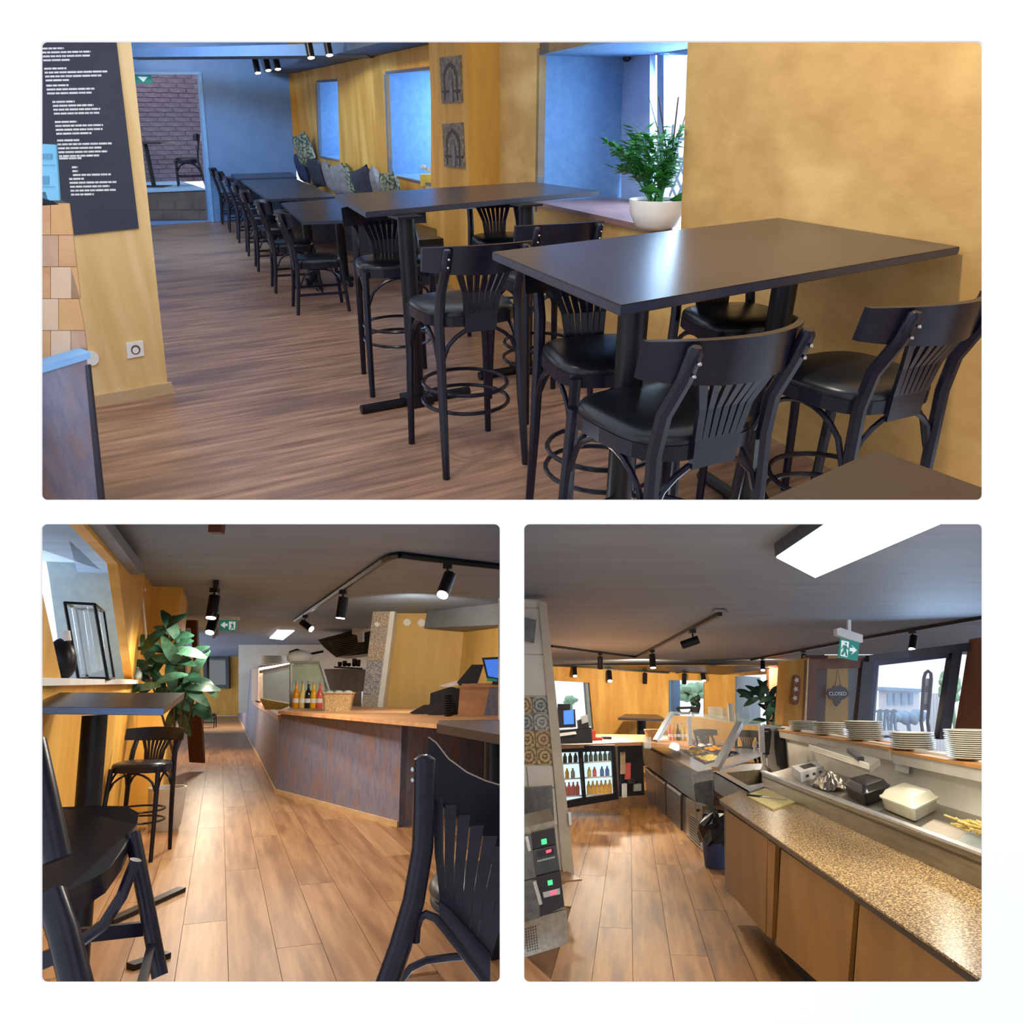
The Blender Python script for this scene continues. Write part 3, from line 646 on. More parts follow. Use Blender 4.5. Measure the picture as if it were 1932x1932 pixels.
# potted plant on the sill
p0 = g(1236, 431, zs)
t = thing('potted_plant', 'feathery green plant in a white bowl on the window sill', 'plant', r, p0)
part('pot', B().lathe([(.10, 0), (.13, .02), (.165, .09), (.175, .17), (.165, .17), (.15, .15)], n=28), 'white_ceramic', t, True)
part('soil', B().lathe([(.15, .15), (.148, .155)], n=20), 'soil', t)
fo = B(); sb = B()
for k in range(38):
    a = random.uniform(0, 2 * PI); h = random.uniform(.14, .42); sp_ = random.uniform(.08, .24)
    tip = V(math.cos(a) * sp_ - .10, math.sin(a) * sp_ * .8, .16 + h); rt = V(random.uniform(-.06, .04), random.uniform(-.05, .05), .15)
    mid = lerp(rt, tip, .55) + V(0, 0, .05); sb.tube([rt, mid, tip], [.004, .003, .002], 5)
    for j in range(13):
        t_ = .35 + .65 * j / 12; b0 = lerp(mid, tip, (t_ - .35) / .65) if t_ > .55 else lerp(rt, mid, t_ / .55)
        for s in (-1, 1):
            an = a + s * 1.1 + random.uniform(-.3, .3); ll = random.uniform(.05, .10)
            e = b0 + V(math.cos(an) * ll, math.sin(an) * ll, random.uniform(-.02, .05)); sd = V(-math.sin(an), math.cos(an), .3) * .013
            fo.add([b0, lerp(b0, e, .5) + sd, e, lerp(b0, e, .5) - sd], [(0, 1, 2, 3)])
part('stems', sb, 'leaf_bright', t); f_ = part('foliage', fo, 'leaf_bright', t); f_['kind'] = 'stuff'
for k, (dx, dz, l) in enumerate(((.12, .2, .15), (-.13, .22, .13), (.06, .17, .12))):
    part('leaf', B().add([(dx, -.05, dz), (dx + l * .5, -.12, dz + .05), (dx + l, -.1, dz), (dx + l * .5, -.04, dz - .02)], [(0, 1, 2, 3)]), 'leaf_bright', t)
tw = B()
for k in range(6): a = k; tw.tube([(.02, 0, .16), (.05 + .03 * math.cos(a), .03 * math.sin(a), .42), (.02 + .12 * math.cos(a), .1 * math.sin(a), .72)], [.005, .004, .002], 5)
part('twigs', tw, 'stem_brown', t)
# garden trellis outside the window
tre = B(); gc = GA + wout * 1.0
for k in range(5):
    x0 = 1246 + k * 16; tre.tube([r.w(x0, 372, gc, gc + wdir), r.w(x0 + 30, 300, gc, gc + wdir)], .012, 5); tre.tube([r.w(x0 + 30, 372, gc, gc + wdir), r.w(x0, 300, gc, gc + wdir)], .012, 5)
for y in (300, 262): tre.tube([r.w(1240, y, gc, gc + wdir), r.w(1340, y, gc, gc + wdir)], .014, 5)
for k in range(4): tre.tube([r.w(1248 + k * 14, 300, gc, gc + wdir), r.w(1256 + k * 14, 235, gc, gc + wdir)], .01, 5)
mat('garden_blue', S(70, 120, 150), .6, S(60, 108, 138), (5, 5, 5), 2)
one('garden_trellis', tre, 'garden_blue', r, 'criss-cross garden trellis outside the bright window', 'trellis')


# ================================================================== ROOM 2: aisle beside the service counter (lower left opening)
r = R2; g = r.g
mat('gold_wall', S(216, 164, 66), .6, S(198, 144, 50), (4, 4, .8), 5, bump=.08, c3=S(226, 180, 88), scale3=(2, 2, .5))
mat('pale_gold', S(218, 182, 108), .6, S(206, 168, 92), (5, 5, .9), 5, bump=.05)
mat('grey_reveal', S(150, 164, 172), .8, S(138, 152, 162), (9, 9, 9), 5, bump=.15)
mat('floor_golden', S(180, 140, 98), .38, S(150, 110, 74), (16, .9, 1), 8, bump=.05, c3=S(140, 98, 60), scale3=(9, .8, 1), vary=True)
mat('floor_golden_dark', S(172, 132, 92), .38, S(142, 102, 68), (16, .9, 1), 8, bump=.05, c3=S(128, 88, 54), scale3=(8, .8, 1), vary=True)
mat('floor_golden_light', S(188, 148, 106), .38, S(158, 118, 80), (16, .9, 1), 8, bump=.05, c3=S(150, 106, 68), scale3=(10, .8, 1), vary=True)
mat('floor_gap', S(120, 84, 54), .8, S(110, 76, 48), (5, 5, 5), 2)
mat('door_brown', S(104, 56, 30), .4, S(84, 42, 22), (6, 6, .8), 4)
mat('mirror', (.13, .13, .12, 1), .05, metal=1)
mat('frame_grey', S(60, 64, 68), .4, S(50, 54, 58), (20, 20, 20), 3)
mat('wall_white', S(226, 222, 208), .6, S(216, 212, 198), (3, 3, 3), 3)
mat('hood_metal', S(60, 56, 48), .4, S(48, 44, 38), (6, 6, 6), 3, metal=.5)
mat('hood_slat', S(104, 92, 72), .4, S(86, 76, 58), (6, 6, 6), 3, metal=.5)
mat('tile_a', S(198, 182, 156), .35, S(144, 142, 146), (44, 44, 44), 2, lo=.45, hi=.55)
mat('tile_b', S(206, 194, 170), .35, S(164, 140, 118), (44, 44, 44), 2, lo=.45, hi=.55)
mat('tile_c', S(186, 186, 182), .35, S(124, 130, 138), (48, 48, 48), 2, lo=.45, hi=.55)
mat('beam_grey', S(122, 128, 138), .6, S(112, 118, 128), (3, 3, 3), 3)
mat('screen_blue', S(64, 120, 224), .4, emit=.8)
mat('register_black', S(26, 26, 29), .4, S(33, 32, 34), (9, 9, 9), 3)
mat('paper_white', S(238, 238, 236), .7, S(228, 228, 226), (9, 9, 9), 2)
mat('juice_orange', S(240, 160, 30), .15, S(232, 146, 20), (9, 9, 9), 2)
mat('juice_lemon', S(232, 214, 130), .15, S(226, 204, 112), (9, 9, 9), 2)
mat('juice_dark', S(34, 34, 44), .15, S(26, 26, 36), (9, 9, 9), 2)
mat('juice_yellow', S(244, 190, 30), .15, S(238, 178, 20), (9, 9, 9), 2)
mat('juice_pink', S(236, 110, 100), .15, S(228, 96, 88), (9, 9, 9), 2)
mat('cap_grey', S(176, 182, 180), .35, S(160, 166, 166), (9, 9, 9), 2)
mat('wicker', S(196, 168, 120), .7, S(150, 120, 78), (60, 60, 90), 2, bump=.5, lo=.42, hi=.58)
mat('food_mix', S(206, 150, 70), .6, S(120, 150, 60), (30, 30, 30), 3, c3=S(190, 70, 50), scale3=(22, 22, 22))
mat('glass_green_reflection', S(150, 205, 150), .08, alpha=.35, c2=S(210, 236, 210), scale=(6, 6, 6))  # bright green reflection on the end pane, put into its colour
mat('frost', S(190, 214, 214), .15, alpha=.28)
mat('clear_vase', S(225, 238, 246), .05, alpha=.35, spec=.8)
mat('pot_pale', S(206, 204, 196), .5, S(192, 190, 182), (6, 6, 6), 2)

CE2 = 2.66
W2 = xy(g(253, 1520)); vd = r.ray(415, 1287); u2 = Vector((vd.x, vd.y, 0)).normalized()
n2o = Vector((-u2.y, u2.x, 0))                       # out of the room, to the left
WQ = W2 + u2
def wl(px, py): return r.w(px, py, W2, WQ)
def onw(px): return xy(r.w(px, 1287, W2, WQ))
# floor: dark bed with planks laid along the aisle
kx = lambda px, py: g(px, py)
fl0 = B().prism([g(-150, 1880), g(958, 1880), g(958, 1440), V(-.25, 24, 0), V(-9, 44, 0), V(-19, 44, 0), onw(240) + n2o * .1, W2 + n2o * .1 - u2 * 6], (0, 0, -.04))
fl0.v = [(v[0], v[1], v[2] - .012) for v in fl0.v]
fo2 = st('floor', fl0, 'floor_gap', r, 'warm wood plank floor of the aisle')
pw, pl = .26, 3.4; c1 = xy(g(520, 1497)); c2 = xy(g(752, 1561)); c0 = xy(g(447, 1347)); c3 = xy(g(960, 1512))
pm = {m: B().prism([(-pw / 2 + .0015, .002, -.012), (pw / 2 - .0015, .002, -.012), (pw / 2 - .0015, pl - .003, -.012), (-pw / 2 + .0015, pl - .003, -.012)], (0, 0, .012)).mesh('plank', m) for m in ('floor_golden', 'floor_golden_dark', 'floor_golden_light')}
right_v = Vector((u2.y, -u2.x, 0)); cnt = 0
def inframe(p):
    d = Vector((p.x, p.y, p.z - r.H)); ca, sa = math.cos(r.a), math.sin(r.a)
    f = d.y * ca - d.z * sa; u = d.y * sa + d.z * ca
    if f < .5: return None
    return C + F * d.x / f, C - F * u / f
for i in range(-4, 34):
    off = (i * 1.37) % pl
    for j in range(-3, 11):
        p = W2 + right_v * (i + .5) * pw + u2 * (j * pl + off - 6)
        q = [inframe(p + u2 * t * pl + right_v * s * pw / 2) for t in (0, .5, 1) for s in (-1, 1)]; q = [a for a in q if a]
        if not q or all(a[0] > 985 for a in q) or all(a[0] < 40 for a in q) or all(a[1] > 1900 for a in q) or all(a[1] < 1420 for a in q): continue
        if (p + u2 * pl / 2).x > -.08: continue
        o = link('plank', pm[random.choice(list(pm))], None, fo2); o.matrix_local = Matrix.Translation(p) @ Matrix.Rotation(heading(u2), 4, 'Z'); cnt += 1
fb2 = B().prism([onw(330) + V(0, 0, -.005), onw(330) + right_v * 8 + V(0, 0, -.005), V(-9, 44, -.005), V(-19, 44, -.005)], (0, 0, -.006)); part('far_boards', fb2, 'floor_golden', fo2)
# left wall with window recess
hole = [wl(*p) for p in ((222, 1064), (250, 1281), (117, 1286), (77, 1105), (50, 985), (62, 884))]
far_w = onw(340)
outer = [low(W2 - u2 * 7.5), low(far_w), low(far_w, CE2), low(W2 - u2 * 7.5, CE2)]
for h in hole: h.z = min(h.z, CE2 - .03)
st('wall_left', holed(outer, [hole], n2o * .08), 'gold_wall', r, 'golden wooden wall with a deep window recess')
RV = onw(251); rq = [r.w(*p, RV, RV + n2o) for p in ((252, 960), (252, 1300), (116, 1300), (108, 1200), (92, 1085), (76, 1000), (60, 960))]
st('window_1', B().prism(rq, u2 * .06), 'grey_reveal', r, 'grey plaster reveal of the recessed window on the left')
zt2 = r.w(224, 1066, RV, RV + n2o).z
st('trim_1', B().prism([low(RV, zt2), low(RV - u2 * 6, zt2), low(RV - u2 * 6 + n2o * 3, zt2), low(RV + n2o * 3, zt2)], (0, 0, .06)), 'grey_reveal', r, 'grey top of the window recess')
zs2 = wl(250, 1283).z
st('trim_2', B().prism([low(RV - n2o * .05, zs2), low(RV - u2 * 6 - n2o * .05, zs2), low(RV - u2 * 6 + n2o * 3, zs2), low(RV + n2o * 3, zs2)], (0, 0, -.04)), 'white_paint', r, 'white sill of the window recess')
# projecting pillar on the left
Pa = onw(268); Pb = Vector(r.w(326, 1287, Pa, Pa - n2o)); Pb.z = 0
Pc = Vector(r.w(340, 1287, Pb, Pb + u2)); Pc.z = 0
st('wall_pillar', B().prism([low(Pa + n2o * .3), low(Pb), low(Pc), low(Pc + n2o * (Pb - Pa).length + n2o * .3)], (0, 0, CE2)), 'gold_wall', r, 'golden pillar projecting behind the rubber plant')
# ceiling
st('ceiling', B().prism([g(-150, 958, CE2), g(962, 958, CE2), V(-.02, 24, CE2), V(-6, 44, CE2), V(-24, 44, CE2), low(onw(200) + n2o * .4, CE2), low(W2 - u2 * 2 + n2o * .4, CE2)], (0, 0, .06)), 'grey_ceiling', r, 'dark grey painted ceiling of the aisle')
st('trim_3', B().prism([wl(172, 972), wl(246, 1062), wl(246, 1084), wl(150, 972)], -n2o * .1), 'beam_grey', r, 'dark cable duct along wall and ceiling')
# end wall, transom, mirror
YE = 35.0
def dp(px, py, y): return r.dep(px, py, y)
def poly(pts, y, th=.1, b=None): return (b or B()).prism([dp(px, py, y) for px, py in pts], (0, th, 0))
st('wall_back', poly([(340, 1190), (456, 1190), (456, 1350), (340, 1350)], YE), 'gold_wall', r, 'golden wall at the end of the aisle')
st('trim_4', poly([(360, 1198), (452, 1200), (450, 1211), (360, 1212)], YE - 2, .5), 'beam_grey', r, 'grey transom above the end of the aisle')
t = thing('wall_mirror', 'framed mirror on the end wall of the aisle', 'mirror', r)
f4 = ((383, 1228), (431, 1228), (432, 1299), (384, 1298)); i4 = ((390, 1235), (425, 1235), (426, 1292), (390, 1292))
part('frame', holed([dp(*p, YE - .3) for p in f4], [[dp(*p, YE - .3) for p in i4]], (0, .2, 0)), 'frame_grey', t)
part('glass', poly(i4, YE - .15, .03), 'mirror', t)
# brown door
da, db = V(-5.8, 13.5, 0), V(-5, 13.5, 0)
def ddp(px, py, o=0): return r.w(px, py, da + V(0, -o, 0), db + V(0, -o, 0))
t = thing('door_leaf', 'open dark brown wooden door behind the rubber plant', 'door', r)
part('leaf', holed([ddp(*p) for p in ((337, 1170), (370, 1170), (384, 1440), (357, 1438))], [[ddp(*p) for p in ((345, 1185), (360, 1185), (370, 1330), (354, 1330))]], (0, .08, 0)), 'door_brown', t)
part('pane', B().prism([ddp(*p, -.04) for p in ((345, 1185), (360, 1185), (370, 1330), (354, 1330))], (0, .01, 0)), 'glass', t)
# service counter
HC = 1.11
t = thing('service_counter', 'long service counter clad in mottled purple-brown laminate with wooden top', 'counter', r)
q = [r.w(*p, c0, c1) for p in ((447, 1347), (520, 1497), (527, 1357), (478, 1325), (476, 1263), (447, 1263))]; q[0].z = 0; q[1].z = 0
cn01 = Vector(((c1 - c0).y, -(c1 - c0).x, 0)).normalized(); cn01 = cn01 if cn01.x > 0 else -cn01
part('side_panel', B().prism(q, cn01 * .08), 'counter_blue', t)
cn12 = Vector(((c2 - c1).y, -(c2 - c1).x, 0)).normalized(); cn12 = cn12 if cn12.y > 0 else -cn12
part('front_panel', B().prism([low(c1), low(c2), low(c2, HC - .02), low(c1, HC - .02)], cn12 * .08), 'counter_blue', t)
part('front_panel', B().prism([low(c2), low(c3), low(c3, HC - .02), low(c2, HC - .02)], cn12 * .08), 'counter_blue', t)
part('plinth', B().prism([low(c1), low(c2), low(c2, .06), low(c1, .06)], -cn12 * .02), 'wood_trim', t, label='pale wooden plinth strip')
part('plinth', B().prism([low(c2), low(c3), low(c3, .06), low(c2, .06)], -cn12 * .02), 'wood_trim', t, label='pale wooden plinth strip')
part('plinth', B().prism([low(c0), low(c1), low(c1, .05), low(c0, .05)], -cn01 * .02), 'wood_trim', t)
tp = [g(*p, HC) for p in ((525, 1341), (700, 1356), (832, 1367), (962, 1362), (962, 1337), (760, 1336), (640, 1331), (548, 1331))]
part('counter_top', B().prism(tp, (0, 0, -.04)), 'butcher_block', t)
part('wood_edge', B().prism([r.w(*p, c0, c1) - cn01 * .02 for p in ((478, 1320), (527, 1349), (527, 1359), (478, 1328))], cn01 * .1), 'butcher_block', t)
part('wood_edge', B().prism([r.w(*p, c0, c1) - cn01 * .02 for p in ((476, 1262), (489, 1262), (489, 1322), (476, 1322))], cn01 * .1), 'butcher_block', t)
# display case on the counter
YD = 12.9
t = thing('display_case', 'glass food display case standing on the service counter', 'display case', r)
part('food_tray', poly([(490, 1318), (545, 1328), (545, 1339), (500, 1339)], YD + .6, .2), 'food_mix', t)
part('back_glass', poly([(489, 1275), (548, 1262), (548, 1325), (489, 1318)], YD + .6, .02), 'frost', t)
part('end_glass', poly([(549, 1251), (604, 1250), (622, 1310), (600, 1332), (549, 1334)], YD - .6, .02), 'glass_green_reflection', t)
for a, b_ in (((549, 1250), (549, 1335)), ((604, 1250), (623, 1312)), ((549, 1250), (604, 1250)), ((490, 1268), (552, 1254))):
    part('frame_bar', B().tube([dp(*a, YD - .62), dp(*b_, YD - .62)], .025, 6), 'cap_grey', t)
part('light_strip', B().bar(dp(490, 1262, YD + .3), dp(552, 1252, YD + .3), .06, .03), 'lamp_glow', t)
# bottles and basket
def bottle_mesh(m, h=.27, rr=.034):
    return B().lathe([(rr * .9, 0), (rr, .01), (rr, h * .5), (rr * .75, h * .62), (rr * .4, h * .72), (rr * .38, h * .92)], n=14).mesh('bottle_body', m, True)
def bottle(room, p, m, label, group, h=.27, rr=.034, lab=True):
    t = thing('juice_bottle', label, 'bottle', room, p, 0, group)
    link('body', bottle_mesh(m, h, rr), None, t)
    part('cap', B().lathe([(rr * .42, h * .9), (rr * .42, h), (rr * .3, h * 1.005)], n=12), 'cap_grey', t, True)
    if lab: part('label_band', B().lathe([(rr * 1.03, h * .2), (rr * 1.03, h * .36)], n=14), 'paper_white', t)
    return t
for (px, m, lab) in ((557, 'juice_orange', 'orange juice bottle, leftmost in front of the display case'), (569, 'juice_lemon', 'pale lemon bottle, second in front of the display case'), (580, 'juice_dark', 'dark cola bottle, middle one in front of the display case'), (590, 'juice_yellow', 'yellow juice bottle, fourth in front of the display case'), (602, 'juice_pink', 'pink juice bottle next to the basket in front of the display case')):
    bottle(r, g(px, 1336, HC), m, lab, 'juice bottles on the service counter', .40, .052)
p = g(637, 1341, HC); t = thing('wicker_basket', 'wicker basket with grey lining on the service counter', 'basket', r, p, .1)
def bring(k, z): return [(k * x, k * y * .8, z) for x, y in ((-.2, -.16), (-.17, -.2), (.17, -.2), (.2, -.16), (.2, .16), (.17, .2), (-.17, .2), (-.2, .16))]
def bloft(rs):
    vs = []; fs = []
    for k, z in rs: vs += bring(k, z)
    for i in range(len(rs) - 1): fs += [(i * 8 + j, i * 8 + (j + 1) % 8, i * 8 + 8 + (j + 1) % 8, i * 8 + 8 + j) for j in range(8)]
    return B().add(vs, fs + [tuple(range(7, -1, -1)), tuple(range(len(rs) * 8 - 8, len(rs) * 8))])
part('body', bloft([(.88, 0), (.95, .12), (1.06, .24), (1.0, .24), (.9, .05)]), 'wicker', t); part('rim', B().tube([V(*p) for p in bring(1.06, .24)], .013, 6, True), 'wicker', t, True)
for k in range(3): part('lining', B().ell((-.13 + .13 * k, 0, .23), .075, .13, .05, 12, 6), 'cap_grey', t, True)
# kitchen behind the counter
st('wall_kitchen', poly([(450, 1203), (700, 1208), (700, 1345), (450, 1345)], 24), 'wall_white', r, 'white kitchen wall behind the counter')
t = thing('kitchen_hood', 'large dark extractor hood with slatted filters over the kitchen', 'hood', r)
part('canopy', poly([(600, 1207), (700, 1180), (696, 1233), (634, 1240), (612, 1222)], 17, 1.2), 'hood_metal', t)
for k in range(9):
    y0 = 1206 + k * 3.6; part('slat', poly([(618 + k * 2, y0 + 4), (686, y0 - 8), (686, y0 - 6.4), (618 + k * 2, y0 + 5.6)], 16.9, .08), 'hood_slat', t)
part('duct_box', poly([(664, 1180), (702, 1166), (702, 1184), (664, 1196)], 16.5, .5), 'wall_white', t)
one('power_box', poly([(673, 1194), (684, 1192), (684, 1210), (675, 1211)], 16.2, .2), 'paper_white', r, 'small white box hanging below the extractor duct', 'box')
one('kitchen_shelf', poly([(630, 1257), (684, 1260), (684, 1263), (630, 1260)], 16, .5), 'hood_metal', r, 'narrow steel shelf with utensils in the kitchen', 'shelf')
for k, (px, h) in enumerate(((641, 8), (650, 10), (658, 6), (668, 14), (676, 12))):
    one('kitchen_pot', B().lathe([(.03, 0), (.045, .02), (.05, h * .012)], dp(px, 1257.5, 16.2), 12), 'hood_metal', r, ('first', 'second', 'third', 'fourth', 'fifth')[k] + ' small pot from the left on the kitchen shelf', 'pot', 'pots on the kitchen shelf', True)
mat('splash_grey', S(150, 154, 158), .4, S(128, 134, 140), (8, 8, 3), 3)
one('back_splash', poly([(612, 1262), (690, 1262), (690, 1336), (612, 1336)], 16.6, .1), 'splash_grey', r, 'grey tiled splashback beneath the kitchen shelf', 'splashback')
one('grill_station', poly([(622, 1302), (682, 1305), (682, 1337), (622, 1337)], 15.5, .5), 'steel', r, 'steel grill station behind the wicker basket', 'grill')
def plate_mesh(rr, m='white_ceramic'): return B().lathe([(rr * .55, 0), (rr * .62, .003), (rr, .018), (rr, .022), (rr * .9, .02), (rr * .6, .006)], n=28).mesh('plate', m, True)
PM2 = plate_mesh(.24)
for k in range(7):
    o = link('plate', PM2, r, None, dp(518, 1254 - k * 2.4, 14)); o['label'] = 'topmost white plate over the display case' if k == 6 else 'bottom white plate over the display case' if k == 0 else 'white plate inside the stack over the display case'; o['category'] = 'plate'; o['group'] = 'plates on the display case'
one('plate_shelf', poly([(488, 1256), (552, 1252), (552, 1256), (488, 1261)], 14, .7), 'cap_grey', r, 'thin glass shelf carrying plates over the display case', 'shelf')
bg = B().ell(dp(566, 1240, 14), .25, .2, .13, 12, 8); one('paper_bag', bg, 'paper_white', r, 'crumpled white bag on top of the display case', 'bag', smooth=True)
one('bag_wire', B().tube([dp(545, 1245, 14), dp(548, 1230, 14), dp(560, 1226, 14), dp(585, 1234, 14), dp(610, 1229, 14)], .025, 6), 'black_metal', r, 'dark curved handle above the crumpled white bag', 'handle', smooth=True)
# tile-clad post, golden wall, beam
YT = 12.6
so = st('wall_tiled', poly([(704, 1150), (738, 1146), (712, 1342), (681, 1340)], YT, .3), 'wall_white', r, 'post clad in patterned tiles')
rows = [1149, 1181, 1213, 1246, 1279, 1310, 1340]
for k in range(6):
    ya, yb = rows[k] + .8, rows[k + 1] - .8; f = lambda y: (y - 1149) / 191
    part('tile', poly([(704 - 22.5 * f(ya) + .8, ya), (737 - 25 * f(ya), ya - 2), (737 - 25 * f(yb), yb), (704 - 22.5 * f(yb) + .8, yb)], YT - .03, .04), ('tile_b', 'tile_a', 'tile_b', 'tile_c', 'tile_c', 'tile_a')[k], so)
st('trim_5', poly([(737, 1145), (746, 1147), (721, 1343), (711, 1342)], YT - .05, .3), 'white_paint', r, 'white corner strip of the tiled post')
st('wall_right', poly([(742, 1146), (880, 1146), (862, 1352), (716, 1344)], YT + .3), 'pale_gold', r, 'golden wooden wall behind the register')
st('wall_corner', B().prism([dp(878, 1150, YT + .32), dp(985, 1140, YT - 1.5), dp(985, 1360, YT - 1.5), dp(858, 1350, YT + .32)], (0, .1, 0)), 'pale_gold', r, 'golden side wall right of the register')
bmm = B().prism([dp(806, 1152, YT), dp(962, 1135, YT - 1.6), dp(962, 1178, YT - 1.6), dp(800, 1185, YT)], (0, .02, 0)); bmm.prism([dp(800, 1185, YT), dp(962, 1178, YT - 1.6), dp(962, 1190, YT + .2), dp(878, 1193, YT + .3)], (0, 0, .02))
st('ceiling_beam', bmm, 'beam_grey', r, 'grey beam box above the register')
for (px, py, rr, lab, y) in ((768, 1174, 7, 'left white round cover on the golden wall', YT + .28), (795, 1175, 7, 'right white round cover on the golden wall', YT + .28), (711, 1178, 4.5, 'white round cover on the tiled post', YT - .06)):
    one('round_cover', poly([(px + rr * math.cos(a), py + rr * math.sin(a)) for a in [2 * PI * k / 18 for k in range(18)]], y - .03, .02), 'white_paint', r, lab, 'cover')
# register corner
YR = 9.3
t = thing('wood_box', 'wooden box partition at the right end of the counter', 'box', r); part('front', poly([(868, 1296), (924, 1293), (918, 1358), (863, 1358)], YR, .4), 'butcher_block', t)
part('side', poly([(924, 1296), (962, 1294), (962, 1358), (911, 1358)], YR - .01, .4), 'counter_blue', t); part('top', poly([(872, 1290), (962, 1288), (962, 1296), (868, 1297)], YR - .02, .5), 'butcher_block', t)
t = thing('pos_screen', 'black point of sale screen with blue display', 'screen', r)
part('bezel', poly([(909, 1241), (962, 1238), (962, 1288), (919, 1282)], YR - .1, .05), 'register_black', t); part('display', poly([(914, 1245), (962, 1242), (962, 1283), (921, 1276)], YR - .12, .01), 'screen_blue', t)
part('keys', poly([(919, 1279), (938, 1281), (938, 1286), (919, 1285)], YR - .13, .01), 'exit_green', t); part('stand', poly([(930, 1280), (950, 1280), (952, 1292), (928, 1292)], YR - .05, .1), 'register_black', t)
t = thing('cash_register', 'black cash register seen from behind beside the wood box', 'register', r)
part('body', poly([(812, 1308), (848, 1296), (868, 1300), (862, 1352), (810, 1346)], YR + .2, .4), 'register_black', t); part('arm', poly([(862, 1288), (890, 1254), (912, 1254), (900, 1290), (875, 1300)], YR + .1, .2), 'register_black', t)
part('paper', poly([(828, 1294), (862, 1284), (872, 1290), (845, 1297)], YR + .1, .1), 'paper_white', t); part('drawer', poly([(806, 1330), (846, 1322), (846, 1352), (806, 1348)], YR, .2), 'register_black', t)
t = thing('cup_stack', 'tall stack of black cup lids in front of the register', 'cups', r)
for k in range(9): part('lid', B().lathe([(.04, 0), (.058, .012), (.058, .03)], dp(845, 1351 - k * 4.6, YR - .3), 14), 'black_metal', t, True)
t = thing('card_terminal', 'dark card terminal lying on the counter', 'terminal', r); part('body', poly([(772, 1345), (800, 1330), (824, 1338), (822, 1350), (795, 1350)], YR + .3, .2), 'register_black', t); part('button_strip', poly([(817, 1341), (824, 1340), (823, 1349), (817, 1349)], YR + .28, .02), 'juice_pink', t)
# dark table corner and near chair at right
tq = [dp(829, 1359, 5.6), dp(990, 1357, 5.6), dp(990, 1394, 3.9), dp(824, 1366, 4.6)]
t = thing('bar_table', 'dark bar table corner behind the foreground chair', 'table', r); part('table_top', B().prism(tq, (0, 0, -.05)), 'table_top', t)
part('post', B().tube([dp(930, 1380, 4.6), low(dp(930, 1380, 4.6))], .05, 12), 'black_metal', t, True)
t = thing('bar_stool', 'large black bentwood stool back cropped at the right edge of the aisle', 'stool', r)
YC = 2.7
part('leg', B().tube([dp(801, 1424, YC), dp(801, 1432, YC), dp(800, 1520, YC), dp(797, 1600, YC), dp(780, 1700, YC - .04), dp(755, 1785, YC - .08), dp(722, 1880, YC - .12)], [.02, .038, .038, .037, .037, .037, .038], 12), 'black_wood', t, True)
def strip(top, bot, y0, bow, th, parent, nm, m='black_wood'):
    n = len(top); b = B(); vs = []; fs = []
    for i in range(n):
        yy = y0 + bow * (i / (n - 1)) ** 1.5
        a, c = dp(*top[i], yy), dp(*bot[i], yy); vs += [a, c, c + V(0, th, 0), a + V(0, th, 0)]
    for i in range(n - 1):
        for k in range(4): fs.append((i * 4 + k, i * 4 + (k + 1) % 4, i * 4 + 4 + (k + 1) % 4, i * 4 + 4 + k))
    fs += [(3, 2, 1, 0), ((n - 1) * 4, (n - 1) * 4 + 1, (n - 1) * 4 + 2, (n - 1) * 4 + 3)]
    return part(nm, b.add(vs, fs), m, parent, True)
strip([(807, 1391), (822, 1402), (845, 1432), (880, 1458), (915, 1474), (962, 1488)], [(812, 1498), (825, 1510), (845, 1530), (880, 1556), (915, 1580), (962, 1614)], YC + .05, .22, .04, t, 'top_rail')
for k in range(7):
    a = k / 6; tx0, ty0 = lerp((826, 1505, 0), (975, 1622, 0), a)[:2]; bx, by = lerp((838, 1716, 0), (918, 1806, 0), a)[:2]; wt = 10 + 5 * a; wb_ = 6 + 2.5 * a
    mx, my = (tx0 + bx) / 2 - 4 + 2 * a, (ty0 + by) / 2
    b = B()
    for (xa, ya, xc, yc, w0, w1) in ((tx0, ty0 - 6, mx, my, wt, (wt + wb_) / 2), (mx, my, bx, by, (wt + wb_) / 2, wb_)):
        b.prism([dp(xa - w0, ya, YC + .08), dp(xa + w0, ya, YC + .08), dp(xc + w1, yc, YC + .08), dp(xc - w1, yc, YC + .08)], (0, .02, 0))
    part('slat', b, 'black_wood', t)
part('splat_block', poly([(828, 1700), (848, 1715), (925, 1800), (925, 1860), (905, 1840), (830, 1745)], YC + .07, .03), 'black_wood', t)
part('brace', B().tube([dp(x, y, YC - .05) for x, y in ((784, 1778), (786, 1750), (792, 1732), (804, 1725), (822, 1732), (845, 1760), (880, 1805), (925, 1865))], .014, 8), 'black_wood', t, True)
part('foot_ring', B().tube([dp(x, y, YC + .15) for x, y in ((748, 1880), (758, 1848), (775, 1826), (805, 1812), (850, 1806), (890, 1803))], .013, 8), 'black_wood', t, True)
part('seat', B().ell(dp(886, 1668, YC + .5), .16, .3, .06, 24, 8), 'black_leather', t, True); part('seat_frame', B().ell(dp(886, 1690, YC + .5), .155, .3, .05, 24, 8), 'black_wood', t, True)
for y in (1452, 1472): part('bolt', B().ell(dp(779, y, YC - .02), .008, .008, .008, 8, 6), 'steel', t, True)
